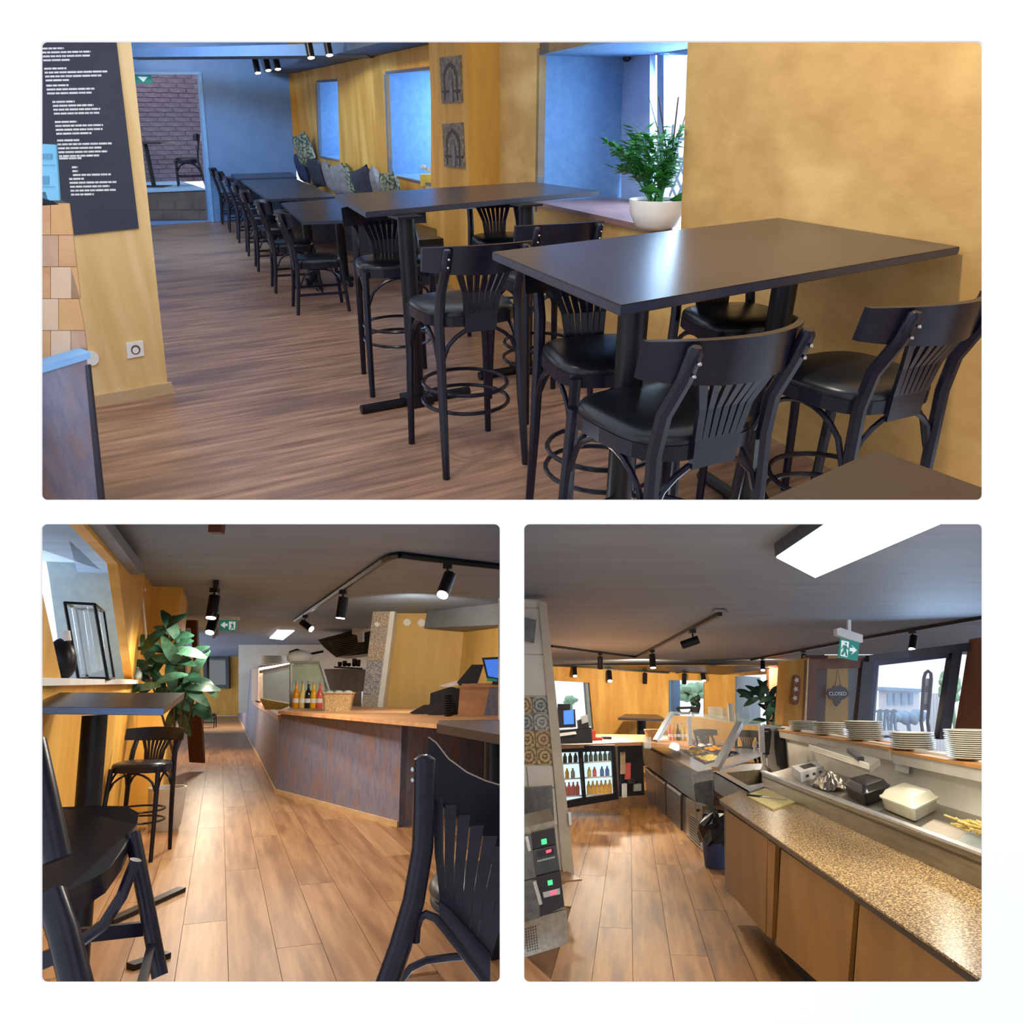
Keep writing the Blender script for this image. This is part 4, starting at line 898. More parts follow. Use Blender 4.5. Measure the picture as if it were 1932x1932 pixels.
# near stool, cropped at the left edge
t = thing('bar_stool', 'dark bar stool with padded seat cropped at the left edge of the aisle', 'stool', r)
def sy(py): return 3.6 - (py - 1520) / 170 * .9
so_ = [(40, 1524), (108, 1523), (180, 1520), (240, 1521), (262, 1534), (258, 1556), (235, 1600), (205, 1640), (160, 1668), (120, 1684), (60, 1700)]
part('seat', B().prism([dp(x, y, sy(y)) for x, y in so_], (0, 0, -.03)), 'black_leather', t); part('seat_frame', B().prism([dp(x - 1, y, sy(y)) + V(0, 0, -.03) for x, y in so_], (0, 0, -.05)), 'black_wood', t)
part('leg', B().tube([dp(250, 1572, 3.3), dp(275, 1700, 3.25), dp(302, 1842, 3.2)], .03, 10), 'black_wood', t, True)
part('leg', B().tube([dp(96, 1690, 2.6), dp(120, 1760, 2.55), dp(150, 1880, 2.5)], .045, 10), 'black_wood', t, True)
part('leg', B().tube([dp(60, 1400, 2.7), dp(82, 1500, 2.68), dp(108, 1622, 2.66)], .045, 10), 'black_wood', t, True)
part('brace', B().tube([dp(x, y, 3.0) for x, y in ((256, 1622), (230, 1690), (195, 1745), (140, 1785))], .022, 8), 'black_wood', t, True)
part('stretcher', B().bar(dp(120, 1768, 3.1), dp(270, 1752, 3.3), .03, .05), 'black_wood', t)
part('stretcher', B().bar(dp(285, 1790, 3.2), dp(262, 1880, 2.7), .03, .04), 'black_wood', t)
part('stretcher', B().bar(dp(60, 1820, 2.6), dp(110, 1800, 2.6), .03, .05), 'black_wood', t)
# bar table at the window
t = thing('bar_table', 'dark bar table with blue light painted on its edge under the window recess', 'table', r)
tq = [dp(40, 1306, 4.5), dp(348, 1307, 4.5), dp(308, 1336, 3.75), dp(40, 1333, 3.75)]
part('table_top', B().prism(tq, (0, 0, -.035)), 'table_top', t)
mat('edge_blue_light', S(92, 128, 186), .35, S(84, 120, 178), (5, 5, 5), 2)  # window light along the dark table's edge, painted as blue
part('edge_band', B().prism([tq[2] + V(0, -.003, -.002), tq[3] + V(0, -.003, -.002), tq[3] + V(0, -.003, -.033), tq[2] + V(0, -.003, -.033)], (0, .01, 0)), 'edge_blue_light', t)
pt = dp(180, 1342, 4.1); part('post', B().tube([pt + V(0, 0, -.02), lerp(pt, low(pt + V(.06, 0, 0)), 1)], .062, 16), 'black_metal', t, True)
fc = low(pt + V(.1, 0, 0)); part('foot', B().bar(g(205, 1745), g(342, 1682), .07, .06), 'black_metal', t); part('foot', B().bar(g(245, 1830), g(315, 1806), .07, .06), 'black_metal', t)
place(STOOL, r, g(272, 1432, .82), (.1, -1), 'black bar stool tucked under the window table beside the rubber plant', None)
# objects in the window recess
YW = onw(185).y
t = thing('lantern', 'black wire lantern frame holding glass cylinders in the window recess', 'lantern', r)
P = {k: dp(*p, YW + dy) for k, (p, dy) in dict(a=((122, 1137), 0), b=((178, 1140), 0), c=((195, 1153), .8), d=((143, 1148), .8), e=((148, 1281), 0), f=((203, 1281), 0), h=((215, 1280), .8), i=((165, 1279), .8)).items()}
for x, y in ('ab', 'bc', 'cd', 'da', 'ae', 'bf', 'ch', 'di', 'ef', 'fh', 'hi', 'ie'): part('frame_bar', B().tube([P[x], P[y]], .012, 6), 'black_metal', t)
for xa, xb in (((150, 1145), (170, 1270)), ((172, 1150), (188, 1265))): part('glass_cylinder', B().tube([dp(*xa, YW + .4), dp(*xb, YW + .4)], .06, 16), 'clear_vase', t, True)
t = thing('vase', 'flat round black vase standing in the window recess', 'vase', r, dp(122, 1283, YW - .6))
sc = (YW - .6) / F
part('body', B().ell((0, 0, 39 * sc), 24 * sc, .09, 39 * sc, 20, 12).xf(Matrix.Rotation(-.25, 4, 'Y')), 'black_metal', t, True); part('neck', B().tube([(-.02, 0, 70 * sc), (-.04, 0, 88 * sc)], .03, 10), 'paper_white', t, True)
# rubber plant
YP = 8.3
t = thing('rubber_plant', 'tall rubber plant with glossy green leaves in a pale pot', 'plant', r, low(dp(325, 1400, YP)))
o_ = low(dp(325, 1400, YP)); zp = .33
part('pot', B().lathe([(.14, 0), (.16, .05), (.19, .42), (.17, .42), (.16, .36)], n=20), 'pot_pale', t, True); part('soil', B().lathe([(.165, .36), (.16, .37)], n=16), 'soil', t)
def leafm(m):
    vs = []; n = 6
    for i in range(n + 1):
        u = i / n; w = .33 * math.sin(PI * min(1, u * .92 + .04)) ** .8 * .5; z = .12 * math.sin(PI * u) - .05 * u
        vs += [(-w, u, z + .05 * w * 2), (0, u, z), (w, u, z + .05 * w * 2)]
    fs = []
    for i in range(n):
        for k in (0, 1): a = i * 3 + k; fs.append((a, a + 1, a + 4, a + 3))
    return B().add(vs, fs).mesh('leaf', m, True)
LM = [leafm('leaf_rubber'), leafm('leaf_rubber'), leafm('leaf_light')]
stems = [[(330, 1425), (328, 1330), (322, 1240), (316, 1170)], [(332, 1425), (345, 1330), (362, 1270)], [(328, 1425), (300, 1330), (280, 1270)], [(332, 1420), (355, 1360), (368, 1310)]]
for s_ in stems: part('stem', B().tube([dp(x, y, YP) - o_ for x, y in s_], [.014, .011, .008, .006][:len(s_)], 6), 'stem_brown', t)
lv = [(316, 1172, -60), (322, 1180, 40), (310, 1190, -20), (318, 1200, 80), (300, 1200, -120), (318, 1225, 60), (332, 1222, 20), (296, 1228, 170), (345, 1232, -10), (318, 1250, 160), (275, 1258, 165), (283, 1240, 110), (292, 1275, 150), (300, 1262, 60), (330, 1262, 30), (345, 1250, -10), (360, 1240, 30), (372, 1262, 60), (362, 1280, -20), (385, 1290, -40), (350, 1290, -60), (335, 1300, 200), (305, 1300, -80), (285, 1298, 190), (262, 1300, 200), (300, 1318, 200), (325, 1320, -30), (345, 1318, -50), (365, 1310, -30), (380, 1320, -60), (355, 1335, -90), (338, 1340, -110), (345, 1352, -70), (375, 1340, -30), (325, 1285, 100), (312, 1285, 20), (340, 1275, 80), (270, 1280, 140), (288, 1215, 150), (335, 1205, 10), (355, 1300, 10), (318, 1305, -140), (296, 1290, 230), (372, 1300, 0), (330, 1240, 120), (306, 1245, 200)]
for k, (px, py, ang) in enumerate(lv):
    s_ = random.uniform(.24, .32) * 1.15; a = math.radians(ang)
    d = V(math.cos(a), random.uniform(-.6, .3), math.sin(a) * .9).normalized(); up = V(random.uniform(-.3, .3), -.75, .6)
    x_ = d.cross(up).normalized(); z_ = x_.cross(d)
    M3 = Matrix((x_, d, z_)).transposed().to_4x4()
    o = link('leaf', LM[k % 3], None, t); o.matrix_local = Matrix.Translation(dp(px, py, YP + random.uniform(-.2, .15)) - o_ - d * s_ * .4) @ M3 @ Matrix.Scale(s_ * 1.15, 4)
# ceiling fittings
def czp(px, py): return g(px, py, CE2)
t = thing('light_track', 'black bent ceiling light track above the counter', 'track', r)
part('rail', B().tube([czp(*p) + V(0, 0, -.03) for p in ((557, 1168), (640, 1110), (725, 1050), (738, 1044), (755, 1041))], .035, 6), 'black_metal', t); part('rail', B().tube([czp(*p) + V(0, 0, -.03) for p in ((755, 1041), (800, 1047), (962, 1066))], .035, 6), 'black_metal', t)
track_spot(r, czp(577, 1155) + V(0, 0, -.05), (.8, -.4, -.5), 'small spotlight at the far end of the bent track', 'spotlights on the bent track', 1.6)
track_spot(r, czp(648, 1106) + V(0, 0, -.05), (-.1, 0, -1), 'black cylinder spotlight in the middle of the bent track', 'spotlights on the bent track', 1.7)
track_spot(r, czp(845, 1054) + V(0, 0, -.05), (-.2, -.55, -.8), 'brightly glowing spotlight near the right end of the bent track', 'spotlights on the bent track', 1.7)
t = thing('light_track', 'short straight black light track over the aisle', 'track', r); part('rail', B().bar(czp(408, 1094) + V(0, 0, -.03), czp(404, 1200) + V(0, 0, -.03), .06, .05), 'black_metal', t)
track_spot(r, czp(406, 1102) + V(0, 0, -.05), (0, -.2, -1), 'nearer spotlight over the aisle', 'spotlights over the aisle', 1.8); track_spot(r, czp(405, 1140) + V(0, 0, -.05), (0, -.5, -1), 'farther glowing spotlight over the aisle', 'spotlights over the aisle', 2.0)
t = thing('ceiling_panel', 'lit rectangular ceiling panel above the kitchen', 'ceiling light', r); lp4 = [czp(*p) for p in ((509, 1200), (524, 1184), (556, 1185), (534, 1203))]
part('diffuser', B().prism([p + V(0, 0, -.06) for p in lp4], (0, 0, .01)), 'panel_glow', t); part('housing', B().prism([p + V(0, 0, -.049) for p in lp4], (0, 0, .049)), 'white_paint', t)
one('ceiling_sensor', B().box(0, 0, -.04, .09, .09, .08).xf(Matrix.Translation(czp(410, 986))), 'door_brown', r, 'small brown box on the ceiling at the top of the aisle view', 'sensor')
YX = 12.0; t = thing('exit_sign', 'green exit sign with left arrow hanging over the aisle', 'sign', r)
part('bracket', poly([(411, 1162), (450, 1164), (449, 1170), (412, 1168)], YX, .08), 'white_paint', t); part('panel', poly([(414, 1169), (447, 1170), (445, 1190), (414, 1189)], YX, .03), 'exit_green', t)
part('arrow', poly([(416, 1179), (424, 1173), (424, 1176.5), (429, 1176.5), (429, 1181), (424, 1181), (424, 1185)], YX - .01, .008), 'exit_white', t)
fg = B(); [poly(q, YX - .01, .008, fg) for q in ([(432, 1172.5), (444, 1173), (443, 1188), (432, 1188)],)]
part('figure_panel', fg, 'exit_white', t); fg = B(); [poly(q, YX - .02, .008, fg) for q in ([(438, 1174), (440, 1174), (440, 1176), (438, 1176)], [(435, 1177), (440, 1177), (440, 1182), (437, 1182)], [(434, 1187), (437, 1182), (438.5, 1183), (436, 1187)], [(438, 1182), (440, 1182), (442, 1187), (440, 1187)], [(440, 1178), (442, 1181), (441, 1181.5), (440, 1179.5)])]; part('figure', fg, 'exit_green', t)
t = thing('junction_box', 'white electrical box with cable beside the pillar', 'box', r); YJ = onw(258).y - .3
part('box', poly([(244, 1078), (258, 1082), (268, 1112), (264, 1116), (247, 1096)], YJ, .1), 'white_paint', t); part('cable', B().tube([dp(266, 1112, YJ), dp(270, 1140, YJ), dp(277, 1215, YJ)], .012, 6), 'white_paint', t, True)
t = place(CHAIR, r, g(393, 1373), (1, .2), 'dark chair far down the aisle under the mirror', None, 'dining_chair', 'chair')
# divider between the two lower rooms
def dv(py, t): return V(0, 0, R3.H) + R3.ray(966, py) * t
tq_ = (2.45 - R3.H) / R3.ray(966, 986).z; tf_ = -R3.H / R3.ray(966, 1857).z
dvp = [dv(986, 1.25), dv(1857, 1.25), dv(1857, tf_), V(0, 26, 0), V(0, 26, 2.45), dv(986, tq_)]
st('wall_divider', B().prism([p + V(-.004, 0, 0) for p in dvp], (.008, 0, 0)), 'wall_white', R3, 'thin dividing wall between the two lower rooms')

# ================================================================== ROOM 3: behind the counter (lower right opening)
r = R3; g = r.g
def dp(px, py, y): return r.dep(px, py, y)
def poly(pts, y, th=.1, b=None): return (b or B()).prism([dp(px, py, y) for px, py in pts], (0, th, 0))
rot3 = math.radians(-9)
for nm, a, b_ in (('floor_work', (180, 130, 70), (146, 98, 48)), ('floor_work_dark', (174, 124, 66), (138, 92, 45)), ('floor_work_light', (186, 136, 76), (150, 103, 54))):
    mat(nm, S(*a), .45, S(*b_), (16, .9, 1), 8, bump=.05, c3=S(116, 78, 44), scale3=(9, .9, 1), vary=True)
mat('ceiling_slate', S(130, 136, 146), .62, S(120, 126, 138), (1, 5, 2), 4, bump=.05)
mat('wall_tile', S(214, 206, 196), .3, S(204, 196, 186), (4, 4, 4), 2)
mat('tile_trim', S(196, 184, 164), .4, S(184, 172, 152), (6, 6, 6), 2)
mat('steel_dark', S(120, 120, 118), .35, S(100, 100, 98), (20, 3, 20), 3, metal=.9)
mat('steel_brushed', S(158, 150, 134), .34, S(138, 130, 114), (40, 3, 40), 3, metal=.85)
mat('steel_bright', S(220, 222, 224), .25, S(206, 208, 212), (30, 3, 30), 3, metal=.7)
mat('granite', S(204, 172, 120), .22, S(112, 88, 60), (110, 110, 110), 2, lo=.44, hi=.54, c3=S(44, 37, 32), scale3=(130, 130, 130), spec=.25)
mat('cabinet_wood', S(158, 112, 48), .5, S(138, 94, 36), (3, 3, 1.2), 5)
mat('granite_edge', S(60, 44, 32), .3, S(44, 32, 24), (40, 40, 40), 3)
mat('sign_dark', S(84, 80, 84), .6, S(74, 70, 74), (9, 9, 9), 2)
mat('red_led', S(255, 60, 80), .5, emit=3); mat('green_led', S(60, 190, 120), .5, emit=1.5)
mat('fridge_light', S(200, 230, 240), .5, emit=1.1)
mat('bag_black', S(22, 22, 24), .3, S(34, 34, 36), (9, 9, 9), 5, bump=.6)
mat('bin_blue', S(52, 62, 96), .5, S(44, 54, 86), (6, 6, 6), 2)
mat('board_cream', S(222, 206, 140), .5, S(212, 196, 128), (5, 5, 5), 3)
mat('box_clear', S(222, 216, 190), .35, S(212, 206, 178), (5, 5, 5), 2)
mat('foil', S(196, 190, 176), .2, S(150, 144, 132), (30, 30, 30), 4, metal=.9, bump=1)
mat('plate_cream', S(218, 212, 192), .25, S(206, 200, 178), (6, 6, 6), 2)
mat('shelf_wood', S(190, 134, 70), .5, S(170, 116, 56), (3, 9, 9), 4)
mat('shelf_grey', S(186, 182, 170), .5, S(176, 172, 158), (5, 5, 5), 2)
mat('brown_wall', S(150, 96, 68), .6, S(136, 84, 58), (3, 3, 1), 3)
mat('frame_blue', S(64, 66, 92), .4, S(54, 56, 82), (4, 4, 4), 2)
mat('frame_dark', S(56, 50, 60), .4, S(46, 42, 52), (4, 4, 4), 2)
mat('pasta', S(206, 176, 96), .6, S(178, 146, 70), (40, 40, 40), 3, bump=.5)
mat('cup_paper', S(214, 206, 188), .6, S(204, 196, 178), (6, 6, 6), 2)
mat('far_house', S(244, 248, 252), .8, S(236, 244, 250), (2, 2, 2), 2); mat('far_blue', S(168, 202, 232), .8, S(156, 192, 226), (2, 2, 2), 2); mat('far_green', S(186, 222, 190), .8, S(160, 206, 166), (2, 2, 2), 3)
for nm, a, b_ in (('moroccan_blue', (176, 168, 146), (76, 86, 104)), ('moroccan_brown', (196, 170, 122), (120, 84, 48)), ('moroccan_grey', (190, 184, 168), (110, 112, 112)), ('moroccan_ochre', (206, 176, 110), (104, 88, 64))):
    m = mat(nm, S(*a), .3); nt = m.node_tree; N = nt.nodes; L = nt.links
    tc = N.new('ShaderNodeTexCoord'); w = N.new('ShaderNodeTexWave'); w.wave_type = 'RINGS'; w.rings_direction = 'SPHERICAL'; w.inputs['Scale'].default_value = 9; w.inputs['Distortion'].default_value = 5; w.inputs['Detail Scale'].default_value = 9
    cr = N.new('ShaderNodeValToRGB'); cr.color_ramp.elements[0].color = S(*a); cr.color_ramp.elements[1].color = S(*b_); cr.color_ramp.elements[0].position = .45; cr.color_ramp.elements[1].position = .55
    L.new(tc.outputs['Object'], w.inputs['Vector']); L.new(w.outputs['Fac'], cr.inputs['Fac']); L.new(cr.outputs['Color'], N['Principled BSDF'].inputs['Base Color'])

CE3 = 2.55
vd = r.ray(1188, 1318); u3 = Vector((vd.x, vd.y, 0)).normalized(); rv3 = Vector((u3.y, -u3.x, 0))
# floor with planks
b = B().prism([g(974, 1880), g(1980, 1880), V(12, 14, 0), V(12, 26, 0), V(.1, 26, 0)], (0, 0, -.04)); b.v = [(v[0], v[1], v[2] - .012) for v in b.v]
fo3 = st('floor', b, 'floor_gap', r, 'warm wood plank floor behind the counter')
pm3 = {m: B().prism([(-.1215, .002, -.012), (.1215, .002, -.012), (.1215, 2.797, -.012), (-.1215, 2.797, -.012)], (0, 0, .012)).mesh('plank', m) for m in ('floor_work', 'floor_work_dark', 'floor_work_light')}
s0 = xy(g(1400, 1880)) 
for i in range(-10, 8):
    off = (i * 1.13) % 2.8
    for j in range(-2, 5):
        p = s0 + rv3 * (i * .246) + u3 * (j * 2.8 + off - 1)
        e = p + u3 * 2.8
        if p.x < .14 + .0 or e.x < .14 or p.y > 12.5: continue
        o = link('plank', pm3[random.choice(list(pm3))], None, fo3); o.matrix_local = Matrix.Translation(p) @ Matrix.Rotation(heading(u3), 4, 'Z')
part('far_boards', B().prism([p + V(0, 0, -.005) for p in (g(980, 1560), g(1330, 1560), V(5, 20, 0), V(.3, 20, 0))], (0, 0, -.006)), 'floor_work', fo3)
# ceiling
st('ceiling', B().prism([g(972, 958, CE3), g(1990, 958, CE3), V(16, 15.9, CE3), V(6.6, 15.9, CE3), V(8.3, 21.4, CE3), V(.05, 21.4, CE3)], (0, 0, .06)), 'ceiling_slate', r, 'slate grey ceiling behind the counter')
# left tiled wall end
YL = 6.6
so = st('wall_left', poly([(940, 1128), (1018, 1132), (1066, 1668), (940, 1690)], YL, .3), 'wall_white', r, 'tiled wall end at the left with patterned band')
def lx(x, y): return (x + (y - 1135) * .089, y)
for (x0, x1, y0, y1) in ((940, 1017, 1134, 1146), (940, 1017, 1148, 1234), (940, 1017, 1236, 1312), (940, 964, 1446, 1484), (966, 1016, 1446, 1484), (940, 980, 1487, 1556), (982, 1016, 1487, 1556)):
    part('tile', poly([lx(x0 + .6, y0), lx(x1 - .6, y0), lx(x1 - .6, y1), lx(x0 + .6, y1)], YL - .02, .03), 'wall_tile', so)
ms = ['moroccan_brown', 'moroccan_blue', 'moroccan_blue', 'moroccan_grey', 'moroccan_ochre', 'moroccan_brown', 'moroccan_brown', 'moroccan_ochre']
for k in range(4):
    y0, y1 = 1315 + k * 32.2, 1346 + k * 32.2
    for j, (x0, x1) in enumerate(((956, 986), (987.5, 1017))):
        q = [dp(*lx(x, y), YL - .02) for x, y in ((x0, y0), (x1, y0), (x1, y1), (x0, y1))]; c = sum(q, Vector()) / 4
        o = part('tile', B().prism([p - c for p in q], (0, .03, 0)), ms[k * 2 + j], so, label='patterned tile'); o.matrix_local = Matrix.Translation(c)
st('trim_1', poly([(1016, 1133), (1031, 1137), (1084, 1655), (1064, 1667)], YL - .04, .4), 'tile_trim', r, 'beige tiled edge of the wall end')
one('vent_box', poly([(960, 1158), (1012, 1170), (1008, 1212), (960, 1198)], YL - .12, .1), 'steel_dark', r, 'grey metal vent box high on the tiled wall', 'vent')
one('wall_switch', poly([(1072, 1533), (1077, 1533), (1079, 1556), (1074, 1557)], YL - .07, .03), 'white_paint', r, 'white switch on the edge of the tiled wall', 'switch')
# steel oven
YO = 4.75
t = thing('steel_oven', 'stainless steel double oven with control panels at the lower left', 'oven', r)
part('body', poly([(940, 1572), (1046, 1548), (1072, 1778), (1060, 1785), (940, 1822)], YO, .5), 'steel_brushed', t)
part('lower_panel', poly([(940, 1750), (1069, 1716), (1073, 1778), (940, 1820)], YO - .02, .05), 'steel_brushed', t)
cp1 = part('control_panel', poly([(1002, 1573), (1046, 1563), (1049, 1592), (1005, 1602)], YO - .03, .04), 'register_black', t)
part('button', poly([(1021, 1584), (1031, 1582), (1032, 1592), (1022, 1594)], YO - .035, .01), 'green_led', cp1)
cp2 = part('grey_panel', poly([(1005, 1604), (1049, 1594), (1056, 1640), (1010, 1652)], YO - .03, .04), 'frame_grey', t)
d_ = part('display', poly([(1013, 1607), (1044, 1600), (1046, 1611), (1015, 1617)], YO - .035, .01), 'register_black', cp2)
part('digits', poly([(1030, 1605), (1040, 1602), (1040, 1607), (1031, 1610)], YO - .038, .006), 'red_led', t)
lt_ = B()
for k in range(9): x = 1014 + k * 3.7; poly([(x, 1623.5 - k * .9), (x + 2.8, 1623 - k * .9), (x + 2.8, 1626 - k * .9), (x, 1626.5 - k * .9)], YO - .036, .004, lt_)
part('lettering', lt_, 'cap_grey', t)
cp3 = part('control_panel', poly([(1012, 1654), (1057, 1643), (1065, 1710), (1020, 1730)], YO - .03, .04), 'register_black', t)
part('button', poly([(1033, 1662), (1042, 1660), (1043, 1669), (1034, 1671)], YO - .035, .01), 'green_led', cp3)
part('display', poly([(1024, 1684), (1056, 1676), (1057, 1687), (1026, 1694)], YO - .035, .01), 'cap_grey', cp3)
part('digits', poly([(1038, 1683), (1050, 1680), (1050, 1686), (1039, 1689)], YO - .039, .006), 'red_led', t)
for q in ([(940, 1592), (1001, 1576), (1007, 1655), (940, 1672)], [(940, 1676), (1009, 1658), (1018, 1732), (940, 1754)]): dr = part('oven_door', poly(q, YO - .025, .04), 'steel_dark', t); 
part('handle', B().tube([dp(993, 1578, YO - .06), dp(999, 1605, YO - .06)], .012, 8), 'steel_bright', t, True); part('handle', B().tube([dp(1008, 1662, YO - .06), dp(1020, 1706, YO - .06)], .012, 8), 'steel_bright', t, True)
vv = B()
for i in range(5):
    for j in range(9): x, y = 991 + i * 4.6 + j * .5, 1752 + j * 5.2 - i * 1.2; poly([(x, y), (x + 2, y - .5), (x + 2, y + 2), (x, y + 2.4)], YO - .024, .003, vv)
part('vent_holes', vv, 'register_black', t)
one('wall_panel', poly([(960, 1490), (1042, 1484), (1046, 1550), (960, 1570)], YL - .3, .1), 'steel_dark', r, 'grey steel panel above the oven', 'panel')
# back wall with windows
YB = 21.0
h1 = [dp(*p, YB) for p in ((1040, 1284), (1112, 1288), (1121, 1388), (1040, 1388))]; h2 = [dp(*p, YB) for p in ((1262, 1283), (1329, 1284), (1329, 1352), (1262, 1350))]; h3 = [dp(*p, YB) for p in ((1387, 1276), (1449, 1272), (1449, 1368), (1387, 1368))]
st('wall_back', holed([dp(*p, YB) for p in ((960, 1240), (1490, 1240), (1490, 1440), (960, 1440))], [h1, h2, h3], (0, .1, 0)), 'plywood_gold', r, 'ochre back wall with three bright windows')
st('window_1', poly([(1104, 1286), (1113, 1287), (1122, 1388), (1112, 1388)], YB + .1, .6), 'grey_reveal', r, 'right reveal of the window behind the register')
st('window_2', B().prism([dp(1262, 1280, YB + .1), dp(1262, 1352, YB + .1), dp(1280, 1350, YB + 2.2), dp(1280, 1284, YB + 2.2)], (.05, 0, 0)), 'blue_reveal', r, 'blue reveal of the middle window')
st('window_3', B().prism([dp(1386, 1274, YB + .1), dp(1386, 1370, YB + .1), dp(1432, 1370, YB + 4), dp(1432, 1278, YB + 4)], (.05, 0, 0)), 'grey_reveal', r, 'grey reveal of the window behind the plant')
st('wall_side', poly([(1451, 1262), (1490, 1250), (1490, 1380), (1451, 1370)], YB - 3, .2), 'brown_wall', r, 'brown wall piece beside the plant window')
st('ceiling_edge', B().prism([dp(1040, 1249, YB - .1), dp(1365, 1267, YB - .1), dp(1490, 1252, YB - 4), dp(1490, 1256, YB - 4), dp(1365, 1273, YB - .1), dp(1040, 1257, YB - .1)], (0, .05, 0)), 'frame_dark', r, 'dark strip where back wall meets ceiling')
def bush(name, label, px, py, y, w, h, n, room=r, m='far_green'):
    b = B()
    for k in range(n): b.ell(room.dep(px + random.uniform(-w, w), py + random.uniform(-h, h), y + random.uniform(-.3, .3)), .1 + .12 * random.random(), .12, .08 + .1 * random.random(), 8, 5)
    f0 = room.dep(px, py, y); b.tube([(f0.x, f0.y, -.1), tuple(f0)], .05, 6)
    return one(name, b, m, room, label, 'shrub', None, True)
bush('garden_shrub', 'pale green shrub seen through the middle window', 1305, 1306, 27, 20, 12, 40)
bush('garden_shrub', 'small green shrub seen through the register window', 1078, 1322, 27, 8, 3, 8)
t = thing('wire_tray', 'wire tray and small plant pot on the middle window sill', 'tray', r)
part('tray', B().tube([dp(x, y, YB + .5) for x, y in ((1277, 1336), (1285, 1346), (1300, 1346), (1306, 1335), (1277, 1336))], .04, 6), 'frame_grey', t); part('pot', B().lathe([(.1, 0), (.16, .2)], dp(1312, 1347, YB + .5), 10), 'frame_grey', t)
for k in range(7): part('leaf', B().ell(dp(1312 + 6 * math.cos(k), 1330 - 2.2 * k, YB + .5), .06, .05, .1, 8, 5), 'leaf_rubber', t, True)
# far table with chairs
t = thing('dining_table', 'dark table against the ochre back wall', 'table', r); part('table_top', B().prism([dp(1166, 1354, 19.5), dp(1180, 1347, 20.5), dp(1240, 1348, 20.5), dp(1258, 1357, 19.5)], (0, 0, -.06)), 'table_top', t); part('post', B().tube([dp(1210, 1356, 20), low(dp(1210, 1400, 20), -.02)], .12, 10), 'black_metal', t, True)
place(CHAIR, r, xy(dp(1180, 1390, 17)), (.5, -1), 'dark chair left of the table by the ochre back wall', 'chairs at the far table', 'dining_chair', 'chair'); place(CHAIR, r, xy(dp(1250, 1390, 17)), (-.5, -1), 'dark chair right of the table by the ochre back wall', 'chairs at the far table', 'dining_chair', 'chair')
# front wall: pillar, brown door, big window, brown wall
YF = 9.0
st('wall_pillar', poly([(1484, 1247), (1528, 1241), (1520, 1372), (1477, 1368)], YF + .6, .3), 'plywood_gold', r, 'ochre pillar beside the brown door')
t = thing('wall_plaque', 'brown rounded plaque with three white emblems on the ochre pillar', 'plaque', r)
part('board', poly([(1497, 1282), (1499, 1276), (1504, 1273), (1509, 1276), (1511, 1282), (1508, 1322), (1505, 1329), (1499, 1330), (1494, 1327), (1493, 1320)], YF + .55, .04), 'brown_wall', t)
for (x, y) in ((1503.5, 1283), (1502, 1300), (1500.5, 1317)): part('emblem', poly([(x + (5 if k % 2 else 2.5) * math.cos(a), y + (5.5 if k % 2 else 3) * math.sin(a)) for k, a in enumerate([2 * PI * k / 10 for k in range(10)])], YF + .53, .02), 'paper_white', t)
t = thing('entrance_door', 'brown wooden entrance door with a glass pane', 'door', r)
part('frame', holed([dp(*p, YF) for p in ((1524, 1244), (1648, 1240), (1636, 1375), (1518, 1375))], [[dp(*p, YF) for p in ((1541, 1262), (1628, 1260), (1616, 1362), (1535, 1362))]], (0, .1, 0)), 'door_brown', t)
part('pane', poly([(1541, 1262), (1628, 1260), (1616, 1362), (1535, 1362)], YF + .05, .01), 'glass', t)
part('edge_light', poly([(1524, 1244), (1526, 1244), (1521, 1372), (1518, 1372)], YF - .02, .02), 'wood_trim', t)
part('frame_post', poly([(1628, 1248), (1650, 1245), (1640, 1375), (1616, 1375)], YF - .03, .1), 'frame_dark', t)
st('wall_vestibule', poly([(1520, 1236), (1562, 1236), (1556, 1372), (1530, 1372)], YF + .9, .1), 'door_brown', r, 'brown vestibule wall behind the door glass')
st('wall_vestibule_pale', poly([(1562, 1236), (1600, 1236), (1600, 1375), (1556, 1375)], YF + 1.0, .1), 'pale_gold', r, 'pale wood panel behind the door glass')
st('wall_vestibule_grey', poly([(1600, 1236), (1660, 1236), (1650, 1375), (1600, 1375)], YF + 1.1, .1), 'beam_grey', r, 'grey panel behind the door glass')
t = thing('closed_sign', 'dark ornamental CLOSED sign hanging behind the door glass', 'sign', r)
out_ = [(1560, 1309), (1563, 1300), (1571, 1298), (1573, 1294), (1580, 1295), (1586, 1292), (1590, 1296), (1596, 1297), (1601, 1306), (1600, 1313), (1594, 1318), (1588, 1321), (1584, 1328), (1578, 1333), (1574, 1328), (1573, 1321), (1565, 1318)]
part('plaque', poly(out_, YF - .03, .02), 'sign_dark', t)
def text_mesh(s, size):
    c = bpy.data.curves.new('text', 'FONT'); c.body = s; c.size = size; c.align_x = 'CENTER'; c.align_y = 'CENTER'; c.extrude = .003
    o = bpy.data.objects.new('text', c); COL.objects.link(o); bpy.context.view_layer.update()
    me = bpy.data.meshes.new_from_object(o.evaluated_get(bpy.context.evaluated_depsgraph_get())); bpy.data.objects.remove(o); return me
tm = text_mesh('CLOSED', .056); tm.materials.append(MATS['exit_white']) if not tm.materials else None
tm.materials.clear(); tm.materials.append(MATS['chalk_white'])
o = link('lettering', tm, None, t); o.matrix_local = Matrix.Translation(dp(1580.5, 1309, YF - .035)) @ Matrix.Rotation(PI / 2, 4, 'X'); o['label'] = 'white CLOSED lettering'
part('cord', B().tube([dp(1575, 1296, YF - .02), dp(1580, 1264, YF - .02), dp(1586, 1294, YF - .02)], .004, 5), 'frame_dark', t)
